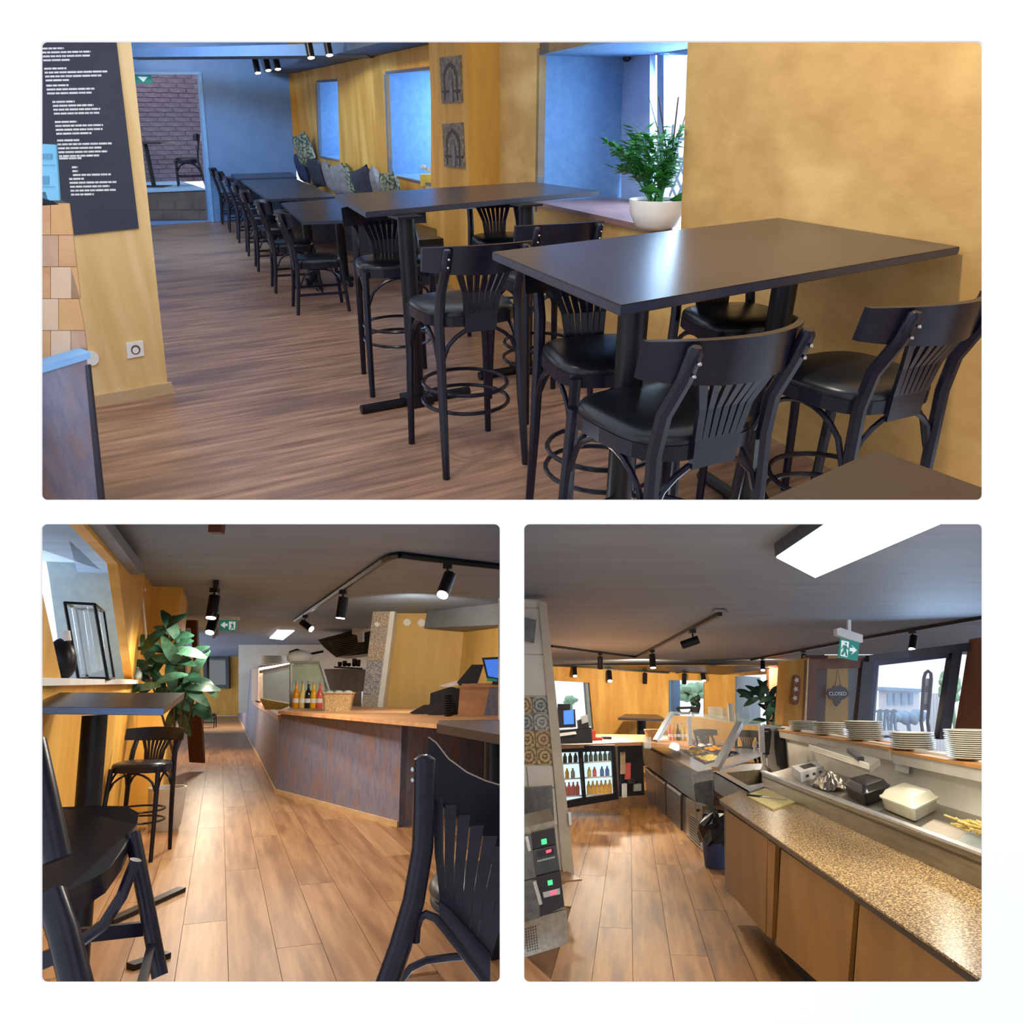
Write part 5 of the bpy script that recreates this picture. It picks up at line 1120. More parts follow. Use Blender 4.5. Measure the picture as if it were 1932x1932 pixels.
fr = holed([dp(*p, YF) for p in ((1640, 1236), (1812, 1222), (1790, 1392), (1630, 1392))], [[dp(*p, YF) for p in ((1657, 1256), (1798, 1240), (1778, 1388), (1644, 1388))]], (0, .1, 0))
st('window_4', fr, 'frame_blue', r, 'dark blue frame of the large street window')
st('window_5', poly([(1657, 1256), (1798, 1240), (1778, 1388), (1644, 1388)], YF + .06, .006), 'sky_glass', r, 'clear pane of the large street window')
st('trim_2', poly([(1797, 1232), (1816, 1228), (1792, 1395), (1772, 1395)], YF - .06, .12), 'frame_dark', r, 'dark post at the right of the street window')
rA, rB = xy(dp(1820, 1300, YF + .1)), xy(dp(1990, 1300, YF - 1.2))
st('wall_right', B().prism([r.w(*p, rA, rB) for p in ((1838, 1205), (1990, 1180), (1990, 1430), (1806, 1405))], (0, .1, 0)), 'brown_wall', r, 'brown wall at the right of the street window')
st('trim_3', B().prism([dp(1640, 1236, YF - .1), dp(1990, 1192, YF - .1), dp(1990, 1212, YF - .1), dp(1640, 1248, YF - .1)], (0, .1, 0)), 'frame_dark', r, 'dark header beam above the street window')
# street outside
mat('pavement', S(214, 218, 222), .9, S(204, 208, 212), (2, 2, 2), 3)
st('ground', B().prism([V(.2, 9.3, -.1), V(30, 9.3, -.1), V(30, 45, -.1), V(.2, 45, -.1)], (0, 0, -.1)), 'pavement', r, 'pale pavement outside the windows')
YS = 16.0
t = thing('bus_stop_sign', 'tall rounded street sign frame outside the window', 'street sign', r)
part('post', B().tube([low(dp(1738, 1362, YS), -.1)] + [dp(x, y, YS) for x, y in ((1738, 1362), (1743, 1280), (1746, 1270), (1751, 1266), (1756, 1270), (1757, 1282), (1750, 1362))] + [low(dp(1750, 1362, YS), -.1)], .035, 8), 'frame_blue', t, True)
part('panel', poly([(1745, 1280), (1755, 1280), (1753, 1330), (1743, 1330)], YS + .02, .03), 'paper_white', t); part('emblem', poly([(1748, 1294), (1753, 1294), (1752, 1306), (1747, 1306)], YS, .02), 'leaf_light', t); part('foot_panel', poly([(1742, 1328), (1753, 1328), (1752, 1340), (1741, 1340)], YS, .03), 'frame_blue', t)
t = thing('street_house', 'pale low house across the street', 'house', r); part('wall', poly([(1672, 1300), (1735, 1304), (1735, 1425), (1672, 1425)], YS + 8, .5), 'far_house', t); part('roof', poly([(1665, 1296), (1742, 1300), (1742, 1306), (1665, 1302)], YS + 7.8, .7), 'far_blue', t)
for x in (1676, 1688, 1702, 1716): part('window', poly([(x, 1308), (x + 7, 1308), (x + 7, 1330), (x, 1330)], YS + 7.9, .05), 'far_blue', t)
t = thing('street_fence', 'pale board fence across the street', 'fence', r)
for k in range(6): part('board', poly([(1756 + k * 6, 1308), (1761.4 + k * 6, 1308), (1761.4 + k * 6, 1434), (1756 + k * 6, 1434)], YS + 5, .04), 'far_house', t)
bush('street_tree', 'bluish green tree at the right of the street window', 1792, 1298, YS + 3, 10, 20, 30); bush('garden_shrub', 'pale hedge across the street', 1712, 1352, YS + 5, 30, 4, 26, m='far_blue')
rk = B()
for k in range(3): rk.tube([dp(x, y, 11.5) for x, y in ((1655 + k * 13, 1378), (1658 + k * 13, 1340), (1661 + k * 13, 1338), (1664 + k * 13, 1378))], .02, 6)
for k in range(2): rk.tube([dp(1655 + 38 * k, 1378, 11.5), low(dp(1655 + 38 * k, 1378, 11.5), -.1)], .02, 6)
rk.tube([dp(1652, 1342, 11.5), dp(1692, 1342, 11.5)], .018, 6)
one('railing', rk, 'far_blue', r, 'white metal railing just outside the street window', 'railing')
# wooden counter at the back left, register, fridge
HW = 1.0
t = thing('bar_counter', 'wooden topped bar counter beyond the drinks fridge', 'counter', r)
part('counter_top', B().prism([g(*p, HW) for p in ((1040, 1407), (1168, 1401), (1212, 1400), (1300, 1408), (1300, 1389), (1215, 1386), (1120, 1385), (1040, 1390))], (0, 0, -.05)), 'butcher_block', t)
part('cupboard', poly([(1165, 1404), (1212, 1402), (1216, 1500), (1168, 1503)], 12.2, .5), 'register_black', t)
YFr = 11.4
t = thing('drinks_fridge', 'black undercounter drinks fridge with two lit glass doors', 'fridge', r)
part('body', holed([dp(*p, YFr) for p in ((1050, 1408), (1160, 1406), (1167, 1508), (1050, 1528))], [[dp(*p, YFr) for p in ((1056, 1420), (1091, 1419), (1099, 1506), (1060, 1514))], [dp(*p, YFr) for p in ((1100, 1419), (1153, 1417), (1158, 1498), (1106, 1505))]], (0, .1, 0)), 'black_metal', t)
part('back_panel', poly([(1050, 1412), (1160, 1410), (1166, 1506), (1050, 1524)], YFr + .55, .03), 'fridge_light', t)
for y in (1441, 1470, 1503): part('shelf', B().prism([dp(1055, y + 2, YFr + .1), dp(1158, y - 4, YFr + .1), dp(1158, y - 4, YFr + .5), dp(1055, y + 2, YFr + .5)], (0, 0, .02)), 'white_paint', t)
for q in (((1056, 1420), (1091, 1419), (1099, 1506), (1060, 1514)), ((1100, 1419), (1153, 1417), (1158, 1498), (1106, 1505))): dr = part('glass_door', poly(q, YFr + .03, .006), 'glass', t)
part('door_handle', B().tube([dp(1096, 1430, YFr - .03), dp(1100, 1490, YFr - .03)], .015, 6), 'frame_grey', t)
rows3 = [(1441, 'top', 18), (1470, 'middle', 18), (1503, 'bottom', 24)]
spec = [('top', [(1066, 'juice_dark'), (1076, 'juice_dark'), (1086, 'juice_dark')], [(1106 + 9 * k, 'leaf_light') for k in range(6)]), ('middle', [(1070, 'juice_yellow'), (1081, 'cap_grey')], [(1112, 'juice_lemon'), (1122, 'juice_pink'), (1146, 'screen_soft'), (1136, 'screen_soft')]), ('bottom', [(1066 + 8 * k, 'juice_pink') for k in range(4)], [(1111 + 8 * k, 'juice_yellow') for k in range(6)])]
mat('screen_soft', S(80, 120, 200), .4, S(70, 110, 190), (8, 8, 8), 2)
ordn = ['first', 'second', 'third', 'fourth', 'fifth', 'sixth']
cn = {'juice_dark': 'dark', 'leaf_light': 'green', 'juice_yellow': 'yellow', 'cap_grey': 'grey', 'juice_lemon': 'pale lemon', 'juice_pink': 'pink', 'screen_soft': 'blue'}
FB_ = {}
for (row, lft, rgt), (yb, _, hp) in zip(spec, rows3):
    for side, lst in (('left', lft), ('right', rgt)):
        for k, (x, m) in enumerate(lst):
            yy = yb + 1.5 - (x - 1055) * .058; p = dp(x, yy, YFr + .22); p.z += .012
            h = hp * YFr / F
            if (m, h) not in FB_: FB_[(m, h)] = B().lathe([(.028, 0), (.031, .01), (.031, h * .62), (.014, h * .82), (.014, h * .98)], n=12).mesh('fridge_bottle', m, True)
            o = link('drink_bottle', FB_[(m, h)], r, None, p); o['category'] = 'bottle'; o['group'] = 'drinks in the fridge'; o['label'] = '%s drink bottle, %s from left on %s shelf behind the %s fridge door' % (cn[m], ordn[k], row, side)
YPs = 11.0
t = thing('pos_terminal', 'black point of sale terminal with lit screen on the bar counter', 'register', r)
part('base', poly([(1052, 1378), (1116, 1372), (1118, 1402), (1052, 1404)], YPs, .4), 'register_black', t); sc_ = part('monitor', poly([(1050, 1340), (1085, 1338), (1087, 1372), (1050, 1374)], YPs - .02, .06), 'register_black', t)
part('display', poly([(1063, 1341), (1082, 1339), (1083, 1366), (1064, 1367)], YPs - .03, .01), 'screen_blue', sc_); part('printer', poly([(1090, 1360), (1106, 1352), (1112, 1372), (1092, 1376)], YPs - .01, .2), 'register_black', t); part('receipt', poly([(1096, 1352), (1108, 1348), (1110, 1362), (1098, 1366)], YPs - .02, .02), 'cap_grey', t); part('rear_display', poly([(1052, 1328), (1076, 1328), (1076, 1342), (1052, 1342)], YPs + .1, .05), 'register_black', t); part('paper_pile', poly([(1052, 1384), (1086, 1380), (1088, 1385), (1052, 1390)], YPs - .03, .02), 'paper_white', t)
one('card_reader', B().box(0, 0, .08, .06, .1, .16).xf(Matrix.Translation(g(1120, 1397, HW))), 'juice_pink', r, 'red card reader standing next to the terminal', 'card reader')
one('order_pad', B().box(0, 0, .02, .11, .3, .04).xf(Matrix.Translation(g(1128, 1396, HW))), 'juice_pink', r, 'small red pad lying on the bar counter', 'pad'); one('order_pad', B().box(0, 0, .02, .14, .3, .04).xf(Matrix.Translation(g(1144, 1394, HW))), 'frame_blue', r, 'small blue pad lying on the bar counter', 'pad')
for (px, m, lab) in ((1265, 'juice_pink', 'pink juice bottle, leftmost behind the salad bar'), (1273, 'juice_orange', 'orange juice bottle, second behind the salad bar'), (1280, 'juice_dark', 'dark bottle, middle one behind the salad bar'), (1287, 'juice_lemon', 'pale lemon bottle, fourth behind the salad bar'), (1294, 'juice_yellow', 'yellow juice bottle, rightmost behind the salad bar')):
    bottle(r, g(px, 1397, HW), m, lab, 'juice bottles behind the salad bar', .27, .03)
t = thing('wicker_basket', 'small wicker basket behind the salad bar', 'basket', r, g(1232, 1398, HW)); part('body', B().lathe([(.1, 0), (.13, .16), (.12, .16), (.09, .02)], n=18), 'wicker', t, True); part('rim', B().lathe([(.135, .15), (.14, .17), (.13, .18)], n=18), 'wicker', t, True)
one('glass_jar', B().lathe([(.05, 0), (.055, .02), (.055, .16)], g(1222, 1412, HW - .05), 14), 'clear_vase', r, 'clear glass beside the small wicker basket', 'glass', smooth=True)
cl_ = B(); 
for k, (x, y, w_, h_) in enumerate(((1172, 1420, 8, 40), (1180, 1440, 10, 30), (1175, 1480, 8, 24), (1186, 1470, 12, 8), (1196, 1480, 14, 12), (1190, 1455, 6, 20))):
    one('supply_item', poly([(x, y), (x + w_, y - 1), (x + w_, y + h_), (x, y + h_ + 1)], 12.0, .1), ('wood_trim', 'juice_pink', 'paper_white', 'frame_grey', 'cap_grey', 'juice_dark')[k], r, ('tall beige carton', 'magenta cloth', 'white carton', 'grey flat box', 'pale low box', 'dark bottle box')[k] + ' in the cupboard right of the drinks fridge', 'supplies')
# salad bar
s0, s1 = xy(g(1225, 1508)), xy(g(1326, 1608)); sd = (s1 - s0).normalized(); sn = Vector((-sd.y, sd.x, 0)); sn = sn if sn.x > 0 else -sn
def sp3(px, py, off=0): return r.w(px, py, s0 - sn * off, s1 - sn * off)
t = thing('salad_bar', 'refrigerated stainless steel salad bar with doors beneath', 'salad bar', r)
part('apron', B().prism([sp3(*p) for p in ((1208, 1404), (1306, 1459), (1312, 1513), (1216, 1442))], sn * .1), 'steel_dark', t)
ze = sp3(1306, 1459)
part('end_panel', B().prism([ze, sp3(1324, 1606), dp(1347, 1604, s1.y), dp(1345, 1452, ze.y)], (0, .06, 0)), 'steel_dark', t)
part('end_apron', poly([(1306, 1460), (1346, 1452), (1346, 1508), (1313, 1514)], ze.y - .05, .05), 'steel_brushed', t)
for i, q in enumerate((((1217, 1447), (1234, 1460), (1236, 1520), (1220, 1506)), ((1234, 1461), (1254, 1475), (1256, 1538), (1237, 1521)), ((1257, 1478), (1284, 1497), (1284, 1566), (1258, 1540)))):
    d_ = part('door', B().prism([sp3(*p) for p in q], sn * .06), 'steel_dark', t); part('door_handle', B().prism([sp3(*p, .02) for p in ((q[0][0] + 1, q[0][1] + 1), (q[1][0] - 1, q[1][1] + 1), (q[1][0] - 1, q[1][1] + 5), (q[0][0] + 1, q[0][1] + 5))], sn * .02), 'steel_bright', d_)
part('side_gap', B().prism([sp3(*p, -.02) for p in ((1284, 1497), (1296, 1505), (1296, 1578), (1284, 1567))], sn * .05), 'register_black', t)
vu = part('vent_unit', B().prism([sp3(*p) for p in ((1294, 1504), (1325, 1520), (1326, 1606), (1294, 1574))], sn * .06), 'steel_brushed', t)
for k in range(9): part('louvre', B().prism([sp3(*p, .01) for p in ((1300, 1536 + k * 5), (1319, 1549 + k * 5.6), (1319, 1551 + k * 5.6), (1300, 1538 + k * 5))], sn * .012), 'register_black', vu)
part('knob', B().ell(sp3(1316, 1528, .02), .02, .02, .02), 'register_black', t, True)
zt3 = ze.z
part('top_rim', B().prism([g(*p, zt3) for p in ((1206, 1402), (1306, 1459), (1352, 1452), (1445, 1420), (1300, 1386), (1240, 1386))], (0, 0, -.03)), 'steel_bright', t)
fc = [('green lettuce', 'leaf_bright'), ('red tomato', 'juice_pink'), ('yellow pepper', 'juice_yellow'), ('white cheese', 'paper_white'), ('mixed salad', 'food_mix'), ('orange carrot', 'juice_orange'), ('pale onion', 'juice_lemon'), ('dark olive', 'juice_dark')]
A_, B_, C_, D_ = [g(*p, zt3) for p in ((1252, 1399), (1330, 1444), (1400, 1423), (1318, 1396))]
for i in range(4):
    for j in range(2):
        def bl(u, v): return lerp(lerp(A_, B_, u), lerp(D_, C_, u), v)
        u0, v0 = i / 4 + .02, j / 2 + .03; u1, v1 = u0 + .21, v0 + .43; nm, m = fc[i * 2 + j]
        t = thing('food_pan', 'steel food pan of %s in the salad bar' % nm, 'food pan', r, low(bl(u0, v0), 0)); o0 = low(bl(u0, v0), 0)
        part('rim', holed([bl(u0, v0) - o0 + V(0, 0, .004), bl(u1, v0) - o0 + V(0, 0, .004), bl(u1, v1) - o0 + V(0, 0, .004), bl(u0, v1) - o0 + V(0, 0, .004)], [[bl(u0 + .02, v0 + .04) - o0 + V(0, 0, .004), bl(u1 - .02, v0 + .04) - o0 + V(0, 0, .004), bl(u1 - .02, v1 - .04) - o0 + V(0, 0, .004), bl(u0 + .02, v1 - .04) - o0 + V(0, 0, .004)]], (0, 0, .008)), 'frame_dark', t)
        fd = B()
        for k in range(16): uu, vv_ = random.uniform(u0 + .03, u1 - .03), random.uniform(v0 + .06, v1 - .06); fd.ell(bl(uu, vv_) - o0 + V(0, 0, .01), .05, .09, .03, 7, 4)
        f_ = part('food', fd, m, t, True); f_['kind'] = 'stuff'
# glass guard
t = thing('sneeze_guard', 'glass sneeze guard on slanted steel posts over the salad bar', 'glass guard', r)
YG = ze.y + 1.0
ga, gb, gc_, gd = dp(1267, 1346, 10.2), dp(1396, 1366, 8.0), dp(1350, 1451, 7.6), dp(1237, 1398, 10.0)
part('front_glass', B().prism([ga, gb, gc_, gd], (.0, .01, 0)), 'glass', t)
part('post', B().bar(ga, gd, .07, .05), 'steel_bright', t); part('post', B().bar(gb, gc_, .07, .05), 'steel_bright', t)
part('post', B().bar(dp(1300, 1352, 10.4), dp(1302, 1405, 10.4), .06, .05), 'steel_bright', t); part('post', B().bar(dp(1436, 1368, 8.3), dp(1438, 1420, 8.3), .05, .05), 'steel_bright', t)
part('top_glass', B().prism([dp(1265, 1345, 10.2), dp(1396, 1367, 8.0), dp(1443, 1366, 8.3), dp(1305, 1346, 10.6)], (0, 0, .02)), 'frost', t)
part('back_glass', B().prism([dp(1302, 1352, 10.4), dp(1436, 1369, 8.3), dp(1436, 1424, 8.3), dp(1302, 1405, 10.4)], (0, .01, 0)), 'glass', t)
for k, (x0, x1, y0, y1, y, m, lab) in enumerate(((1337, 1362, 1335, 1356, 9.2, 'frost', 'clear plastic tub on the glass guard shelf'), (1375, 1386, 1329, 1361, 8.4, 'cup_paper', 'tall stack of paper cups on the glass guard shelf'), (1387, 1394, 1345, 1362, 8.3, 'cup_paper', 'short stack of paper cups on the glass guard shelf'), (1404, 1418, 1338, 1363, 8.3, 'frost', 'stack of clear cups on the glass guard shelf'), (1362, 1374, 1338, 1359, 8.7, 'frost', 'clear lidded container on the glass guard shelf'))):
    c = dp((x0 + x1) / 2, y1, y); w_ = (x1 - x0) / 2 * y / F; h_ = (y1 - y0) * y / F
    b = B(); b.lathe([(w_ * .8, 0), (w_, h_ * .3), (w_ * .92, h_ * .34), (w_, h_ * .65), (w_ * .92, h_ * .69), (w_, h_)], (0, 0, 0), 16); one('cup_stack', b.xf(Matrix.Translation(c)), m, r, lab, 'cups', None, True)
# bar chairs seen behind the guard, plant
place(STOOL, r, xy(dp(1345, 1400, 14.5)), (.4, -1), 'dark bar stool seen through the glass guard', 'stools beyond the counter'); place(STOOL, r, xy(dp(1405, 1400, 14)), (-.5, -1), 'dark bar stool seen through the right of the glass guard', 'stools beyond the counter')
YPl = 12.5; o_ = low(dp(1448, 1400, YPl)); t = thing('rubber_plant', 'dark leafy rubber plant silhouetted before the window', 'plant', r, o_)
part('pot', B().lathe([(.16, 0), (.2, .4), (.18, .4)], n=16), 'pot_pale', t, True)
part('stem', B().tube([V(0, 0, .3), dp(1446, 1340, YPl) - o_, dp(1440, 1305, YPl) - o_], [.02, .015, .01], 6), 'stem_brown', t)
for k in range(34):
    px, py = 1448 + random.uniform(-28, 28), 1335 + random.uniform(-34, 30)
    if (px - 1448) ** 2 / 900 + (py - 1335) ** 2 / 1300 > 1: px = 1448 + (px - 1448) * .6; py = 1335 + (py - 1335) * .7
    a = random.uniform(-.6, PI + .6); d = V(math.cos(a), random.uniform(-.5, .3), math.sin(a)).normalized(); x_ = d.cross(V(random.uniform(-.3, .3), -.8, .5)).normalized(); z_ = x_.cross(d)
    o = link('leaf', LM[0], None, t); o.matrix_local = Matrix.Translation(dp(px, py, YPl + random.uniform(-.2, .2)) - o_) @ Matrix((x_, d, z_)).transposed().to_4x4() @ Matrix.Scale(.3, 4)
# sink
HG = .88
zk = zt3
t = thing('sink_unit', 'stainless steel sink unit beside the salad bar', 'sink', r)
sq = [g(*p, HG + .02) for p in ((1346, 1457), (1410, 1494), (1462, 1478), (1440, 1440), (1400, 1442))]
bs = [g(*p, HG + .02) for p in ((1369, 1458), (1412, 1482), (1446, 1476), (1436, 1452))]
part('top', holed(sq, [bs], (0, 0, -.02)), 'steel_bright', t)
bc = sum(bs, Vector()) / 4; lowb = [lerp(p, bc, .12) + V(0, 0, -.16) for p in bs]
vs = bs + lowb; part('basin', B().add(vs, [(0, 1, 5, 4), (1, 2, 6, 5), (2, 3, 7, 6), (3, 0, 4, 7), (4, 5, 6, 7)]), 'steel_brushed', t)
part('front', B().prism([sq[0], sq[1], low(sq[1], HG - .16), low(sq[0], HG - .16)], (.03, .03, 0)), 'steel_dark', t)
fa = g(1440, 1446, HG + .02); part('faucet', B().tube([fa, fa + V(0, 0, .22), fa + V(-.02, 0, .25), fa + V(-.06, -.02, .26), fa + V(-.09, -.03, .24), fa + V(-.095, -.03, .15)], .014, 8), 'steel_bright', t, True); part('faucet_lever', B().tube([fa + V(.05, 0, 0), fa + V(.05, 0, .12), fa + V(.09, 0, .14)], .012, 8), 'steel_bright', t, True)
t = thing('waste_bin', 'blue waste bin lined with a black bag under the worktop', 'bin', r)
p = g(1356, 1640); sz3 = p.y / F
part('bin', B().lathe([(.13, 0), (.15, .35), (.14, .35)], p + V(.02, .1, 0), 18), 'bin_blue', t, True)
bb = B().lathe([(.155, .22), (.175, .27), (.17, .36), (.165, .42), (.10, .5), (.03, .53)], p + V(.02, .1, 0), 18)
bb.v = [(v[0] + random.uniform(-.03, .03), v[1] + random.uniform(-.03, .03), v[2] + random.uniform(-.03, .03)) for v in bb.v]; part('bag', bb, 'bag_black', t)
# granite worktop with cabinets
gA, gB = xy(g(1357, 1511, HG)), xy(g(1900, 1884, HG)); gd_ = (gB - gA).normalized(); gn = Vector((-gd_.y, gd_.x, 0)); gn = gn if gn.x > 0 else -gn
t = thing('worktop', 'speckled brown granite worktop along the right', 'worktop', r)
gq = [g(*p, HG) for p in ((1357, 1508), (1900, 1881), (1900, 1700), (1470, 1498), (1430, 1486), (1405, 1488))]
part('slab', B().prism(gq, (0, 0, -.008)), 'granite', t); part('front_edge', B().prism([gq[0] + V(0, 0, -.008), gq[1] + V(0, 0, -.008), gq[1] + V(0, 0, -.032), gq[0] + V(0, 0, -.032)], gn * .04), 'granite_edge', t)
def cb3(px, py, off=-.03): return r.w(px, py, gA - gn * off, gB - gn * off)
for lab, q in (('plywood cabinet with narrow door at the far end of the worktop', ((1369, 1528), (1448, 1582), (1444, 1762), (1371, 1676))), ('middle plywood cabinet under the granite worktop', ((1474, 1602), (1612, 1698), (1596, 1900), (1464, 1782))), ('nearest plywood cabinet under the granite worktop', ((1622, 1706), (1860, 1862), (1830, 2010), (1606, 1912)))):
    t = thing('cabinet', lab, 'cabinet', r); Q = [cb3(*p) for p in q]; zb = .14
    part('door', B().prism(Q, gn * .02), 'cabinet_wood', t)
    part('carcass', B().prism([cb3(q[0][0] - 3, q[0][1] - 2, -.055), cb3(q[1][0] + 8, q[1][1] + 4, -.055), cb3(q[2][0] + 8, q[2][1], -.055), cb3(q[3][0] - 3, q[3][1], -.055)], gn * .3), 'register_black', t)
st('trim_4', B().prism([cb3(*p) for p in ((1449, 1584), (1463, 1594), (1456, 1772), (1446, 1764))], gn * .03), 'cabinet_wood', r, 'narrow wooden upright strip between cabinets')
st('baseboard_right', B().prism([low(gA + gn * .25), low(gB + gn * .2), low(gB + gn * .2, .3), low(gA + gn * .25, .3)], gn * .02), 'register_black', r, 'dark recessed toe kick under the cabinets')
p = g(1465, 1504, HG); t = thing('cutting_board', 'cream cutting board lying on the granite worktop', 'cutting board', r)
part('board', B().prism([g(*q_, HG) for q_ in ((1407, 1503), (1459, 1530), (1506, 1514), (1452, 1486))], (0, 0, .012)), 'board_cream', t)
t = thing('knife', 'kitchen knife lying on the cutting board', 'knife', r); ka, kb = g(1410, 1500, HG + .017), g(1485, 1508, HG + .017)
part('blade', B().bar(lerp(ka, kb, .35), kb, .03, .004), 'steel_bright', t); part('handle', B().bar(ka, lerp(ka, kb, .36), .03, .016), 'register_black', t)
# steel lip and raised shelf
kA, kB = xy(g(1440, 1488, HG)), xy(g(1900, 1701, HG))
def kp3(px, py, off=0): return r.w(px, py, kA - gn * off, kB - gn * off)
t = thing('steel_upstand', 'brushed steel upstand and raised shelf behind the worktop', 'steel shelf', r)
lipt = [kp3(1452, 1463), kp3(1900, 1634)]; zl = kp3(1700, 1556).z
part('upstand', B().prism([low(kA, HG - .008), low(kB, HG - .008), low(kB, zl), low(kA, zl)], gn * .015), 'steel_brushed', t)
part('lip', B().prism([low(kA - gn * .012, zl), low(kB - gn * .012, zl), low(kB + gn * .03, zl), low(kA + gn * .03, zl)], (0, 0, .012)), 'steel_bright', t)
zl2 = zl - .03
bkA, bkB = xy(g(1518, 1440, zl2)), xy(g(1900, 1556, zl2))
part('shelf', B().prism([low(kA, zl2), low(kB, zl2), low(bkB, zl2), low(bkA, zl2)], (0, 0, -.015)), 'steel_brushed', t)
part('light_strip', B().prism([kp3(1640, 1541, .0), kp3(1810, 1600, .0), kp3(1810, 1590, -.12), kp3(1650, 1532, -.12)], (0, 0, .004)), 'plate_cream', t)
def wk(px, py, off=0): return r.w(px, py, bkA - gn * off, bkB - gn * off)
st('wall_service', B().prism([low(bkA - gd_ * .8, zl2 - .2), low(bkB, zl2 - .2), low(bkB, wk(1855, 1436).z), low(bkA - gd_ * .8, wk(1520, 1376).z)], gn * .05), 'wall_white', r, 'pale wall behind the raised steel shelf')
# items on the raised shelf
def box_on(name, lab, cat, q, h, m, **k): return one(name, B().prism([g(*p, zl2) for p in q], (0, 0, h)), m, r, lab, cat)
t = thing('glove_box', 'white cardboard box of gloves on the steel shelf', 'box', r); q = [g(*p, zl2) for p in ((1494, 1462), (1512, 1476), (1556, 1462), (1538, 1452))]; part('carton', B().prism(q, (0, 0, .075)), 'paper_white', t)
c = sum(q, Vector()) / 4; part('opening', B().prism([lerp(p, c, .5) + V(0, 0, .076) for p in q], (0, 0, .004)), 'register_black', t)
pr = B(); 
for k in range(3): a = lerp(q[1], q[2], .2 + .28 * k); b2 = lerp(q[1], q[2], .32 + .28 * k); pr.prism([a + V(-.002, -.004, .025), b2 + V(-.002, -.004, .025), b2 + V(-.002, -.004, .045), a + V(-.002, -.004, .045)], (0, .002, 0))
part('print', pr, 'bin_blue', t)
fb_ = B(); c = g(1568, 1488, zl2)
n = 14; vs = []; fs = []
for i in range(n):
    for j in range(n): u, v = i / (n - 1) - .5, j / (n - 1) - .5; h = max(0, .11 * (1 - 3.2 * (u * u + v * v))) + random.uniform(0, .022); vs.append(c + gd_ * (-u * .42) + gn * (v * .2) + V(0, 0, h))
for i in range(n - 1):
    for j in range(n - 1): a = i * n + j; fs.append((a, a + 1, a + n + 1, a + n))
one('foil_heap', fb_.add(vs, fs), 'foil', r, 'crumpled heap of aluminium foil on the steel shelf', 'foil')
def tub(name, lab, q, h, m, lidm, cat):
    Q = [g(*p, zl2) for p in q]; c = sum(Q, Vector()) / 4; t = thing(name, lab, cat, r, c); Q = [p - c for p in Q]
    def ring(k, z): 
        out = []
        for i in range(4):
            a, b_, e = Q[i - 1] * k, Q[i] * k, Q[(i + 1) % 4] * k
            for f in (.16, .05): out.append(lerp(b_, a, f))
            for f in (.05, .16): out.append(lerp(b_, e, f))
        return [p + V(0, 0, z) for p in out]
    def loft(rs): 
        vs = []; fs = []; n = 16
        for k, z in rs: vs += ring(k, z)
        for i in range(len(rs) - 1):
            for j in range(n): fs.append((i * n + j, i * n + (j + 1) % n, (i + 1) * n + (j + 1) % n, (i + 1) * n + j))
        fs += [tuple(range(n - 1, -1, -1)), tuple(range((len(rs) - 1) * n, len(rs) * n))]; return B().add(vs, fs)
    part('body', loft([(.82, 0), (.9, .01), (.98, h * .6), (1.0, h * .62)]), m, t, True); part('lid', loft([(1.04, h * .6), (1.05, h * .68), (.95, h * .72), (.8, h * .97), (.7, h)]), lidm, t, True); return t
tub('food_container', 'glossy black lidded food container on the steel shelf', ((1594, 1502), (1635, 1524), (1682, 1504), (1640, 1488)), .12, 'black_leather', 'black_leather', 'container')
tub('food_container', 'translucent white lidded food container on the steel shelf', ((1662, 1528), (1728, 1556), (1774, 1530), (1708, 1507)), .12, 'box_clear', 'box_clear', 'container')
t = thing('pasta_tray', 'tray of pasta at the right end of the steel shelf', 'tray', r); q = [g(*p, zl2) for p in ((1805, 1600), (1900, 1640), (1900, 1575), (1845, 1562))]; part('tray', B().prism(q, (0, 0, .03)), 'frost', t)
fd = B(); c = sum(q, Vector()) / 4
for k in range(70): a = random.random() * PI; u = c + V(random.uniform(-.07, .07), random.uniform(-.12, .12), .04 + random.random() * .05); fd.tube([u, u + V(math.cos(a) * .05, math.sin(a) * .08, .01)], .005, 5)
f_ = part('food', fd, 'pasta', t); f_['kind'] = 'stuff'
# plate shelves
zsh = g(1600, 1398, 1.0).z
shA, shB = bkA - gn * .10, bkB - gn * .10
def sh(px, py): return r.w(px, py, shA, shB)
zA = sh(1560, 1391).z; zB = sh(1780, 1432).z
def shelf(x0, x1, z, lab, m, dpt=.30):
    a, b_ = xy(sh(x0, 1400)), xy(sh(x1, 1430)); t = thing('plate_shelf', lab, 'shelf', r)
    part('board', B().prism([low(a, z), low(b_, z), low(b_ + gn * dpt, z), low(a + gn * dpt, z)], (0, 0, -.02)), m, t); part('rail', B().prism([low(a + gn * .01, z - .02), low(b_ + gn * .01, z - .02), low(b_ + gn * .01, z - .09), low(a + gn * .01, z - .09)], gn * .02), 'shelf_grey', t); return a, b_
shelf(1442, 1676, zA, 'wooden shelf carrying three stacks of plates', 'shelf_wood'); shelf(1678, 1900, zB, 'lower shelf carrying the two nearest stacks of plates', 'shelf_wood')
st_spec = [(1516, 1377, 58, 7, 'far end', .0), (1566, 1386, 58, 7, 'second', 0), (1632, 1392, 74, 10, 'third', 0), (1724, 1413, 108, 8, 'fourth', 0), (1840, 1440, 136, 14, 'nearest', 0)]
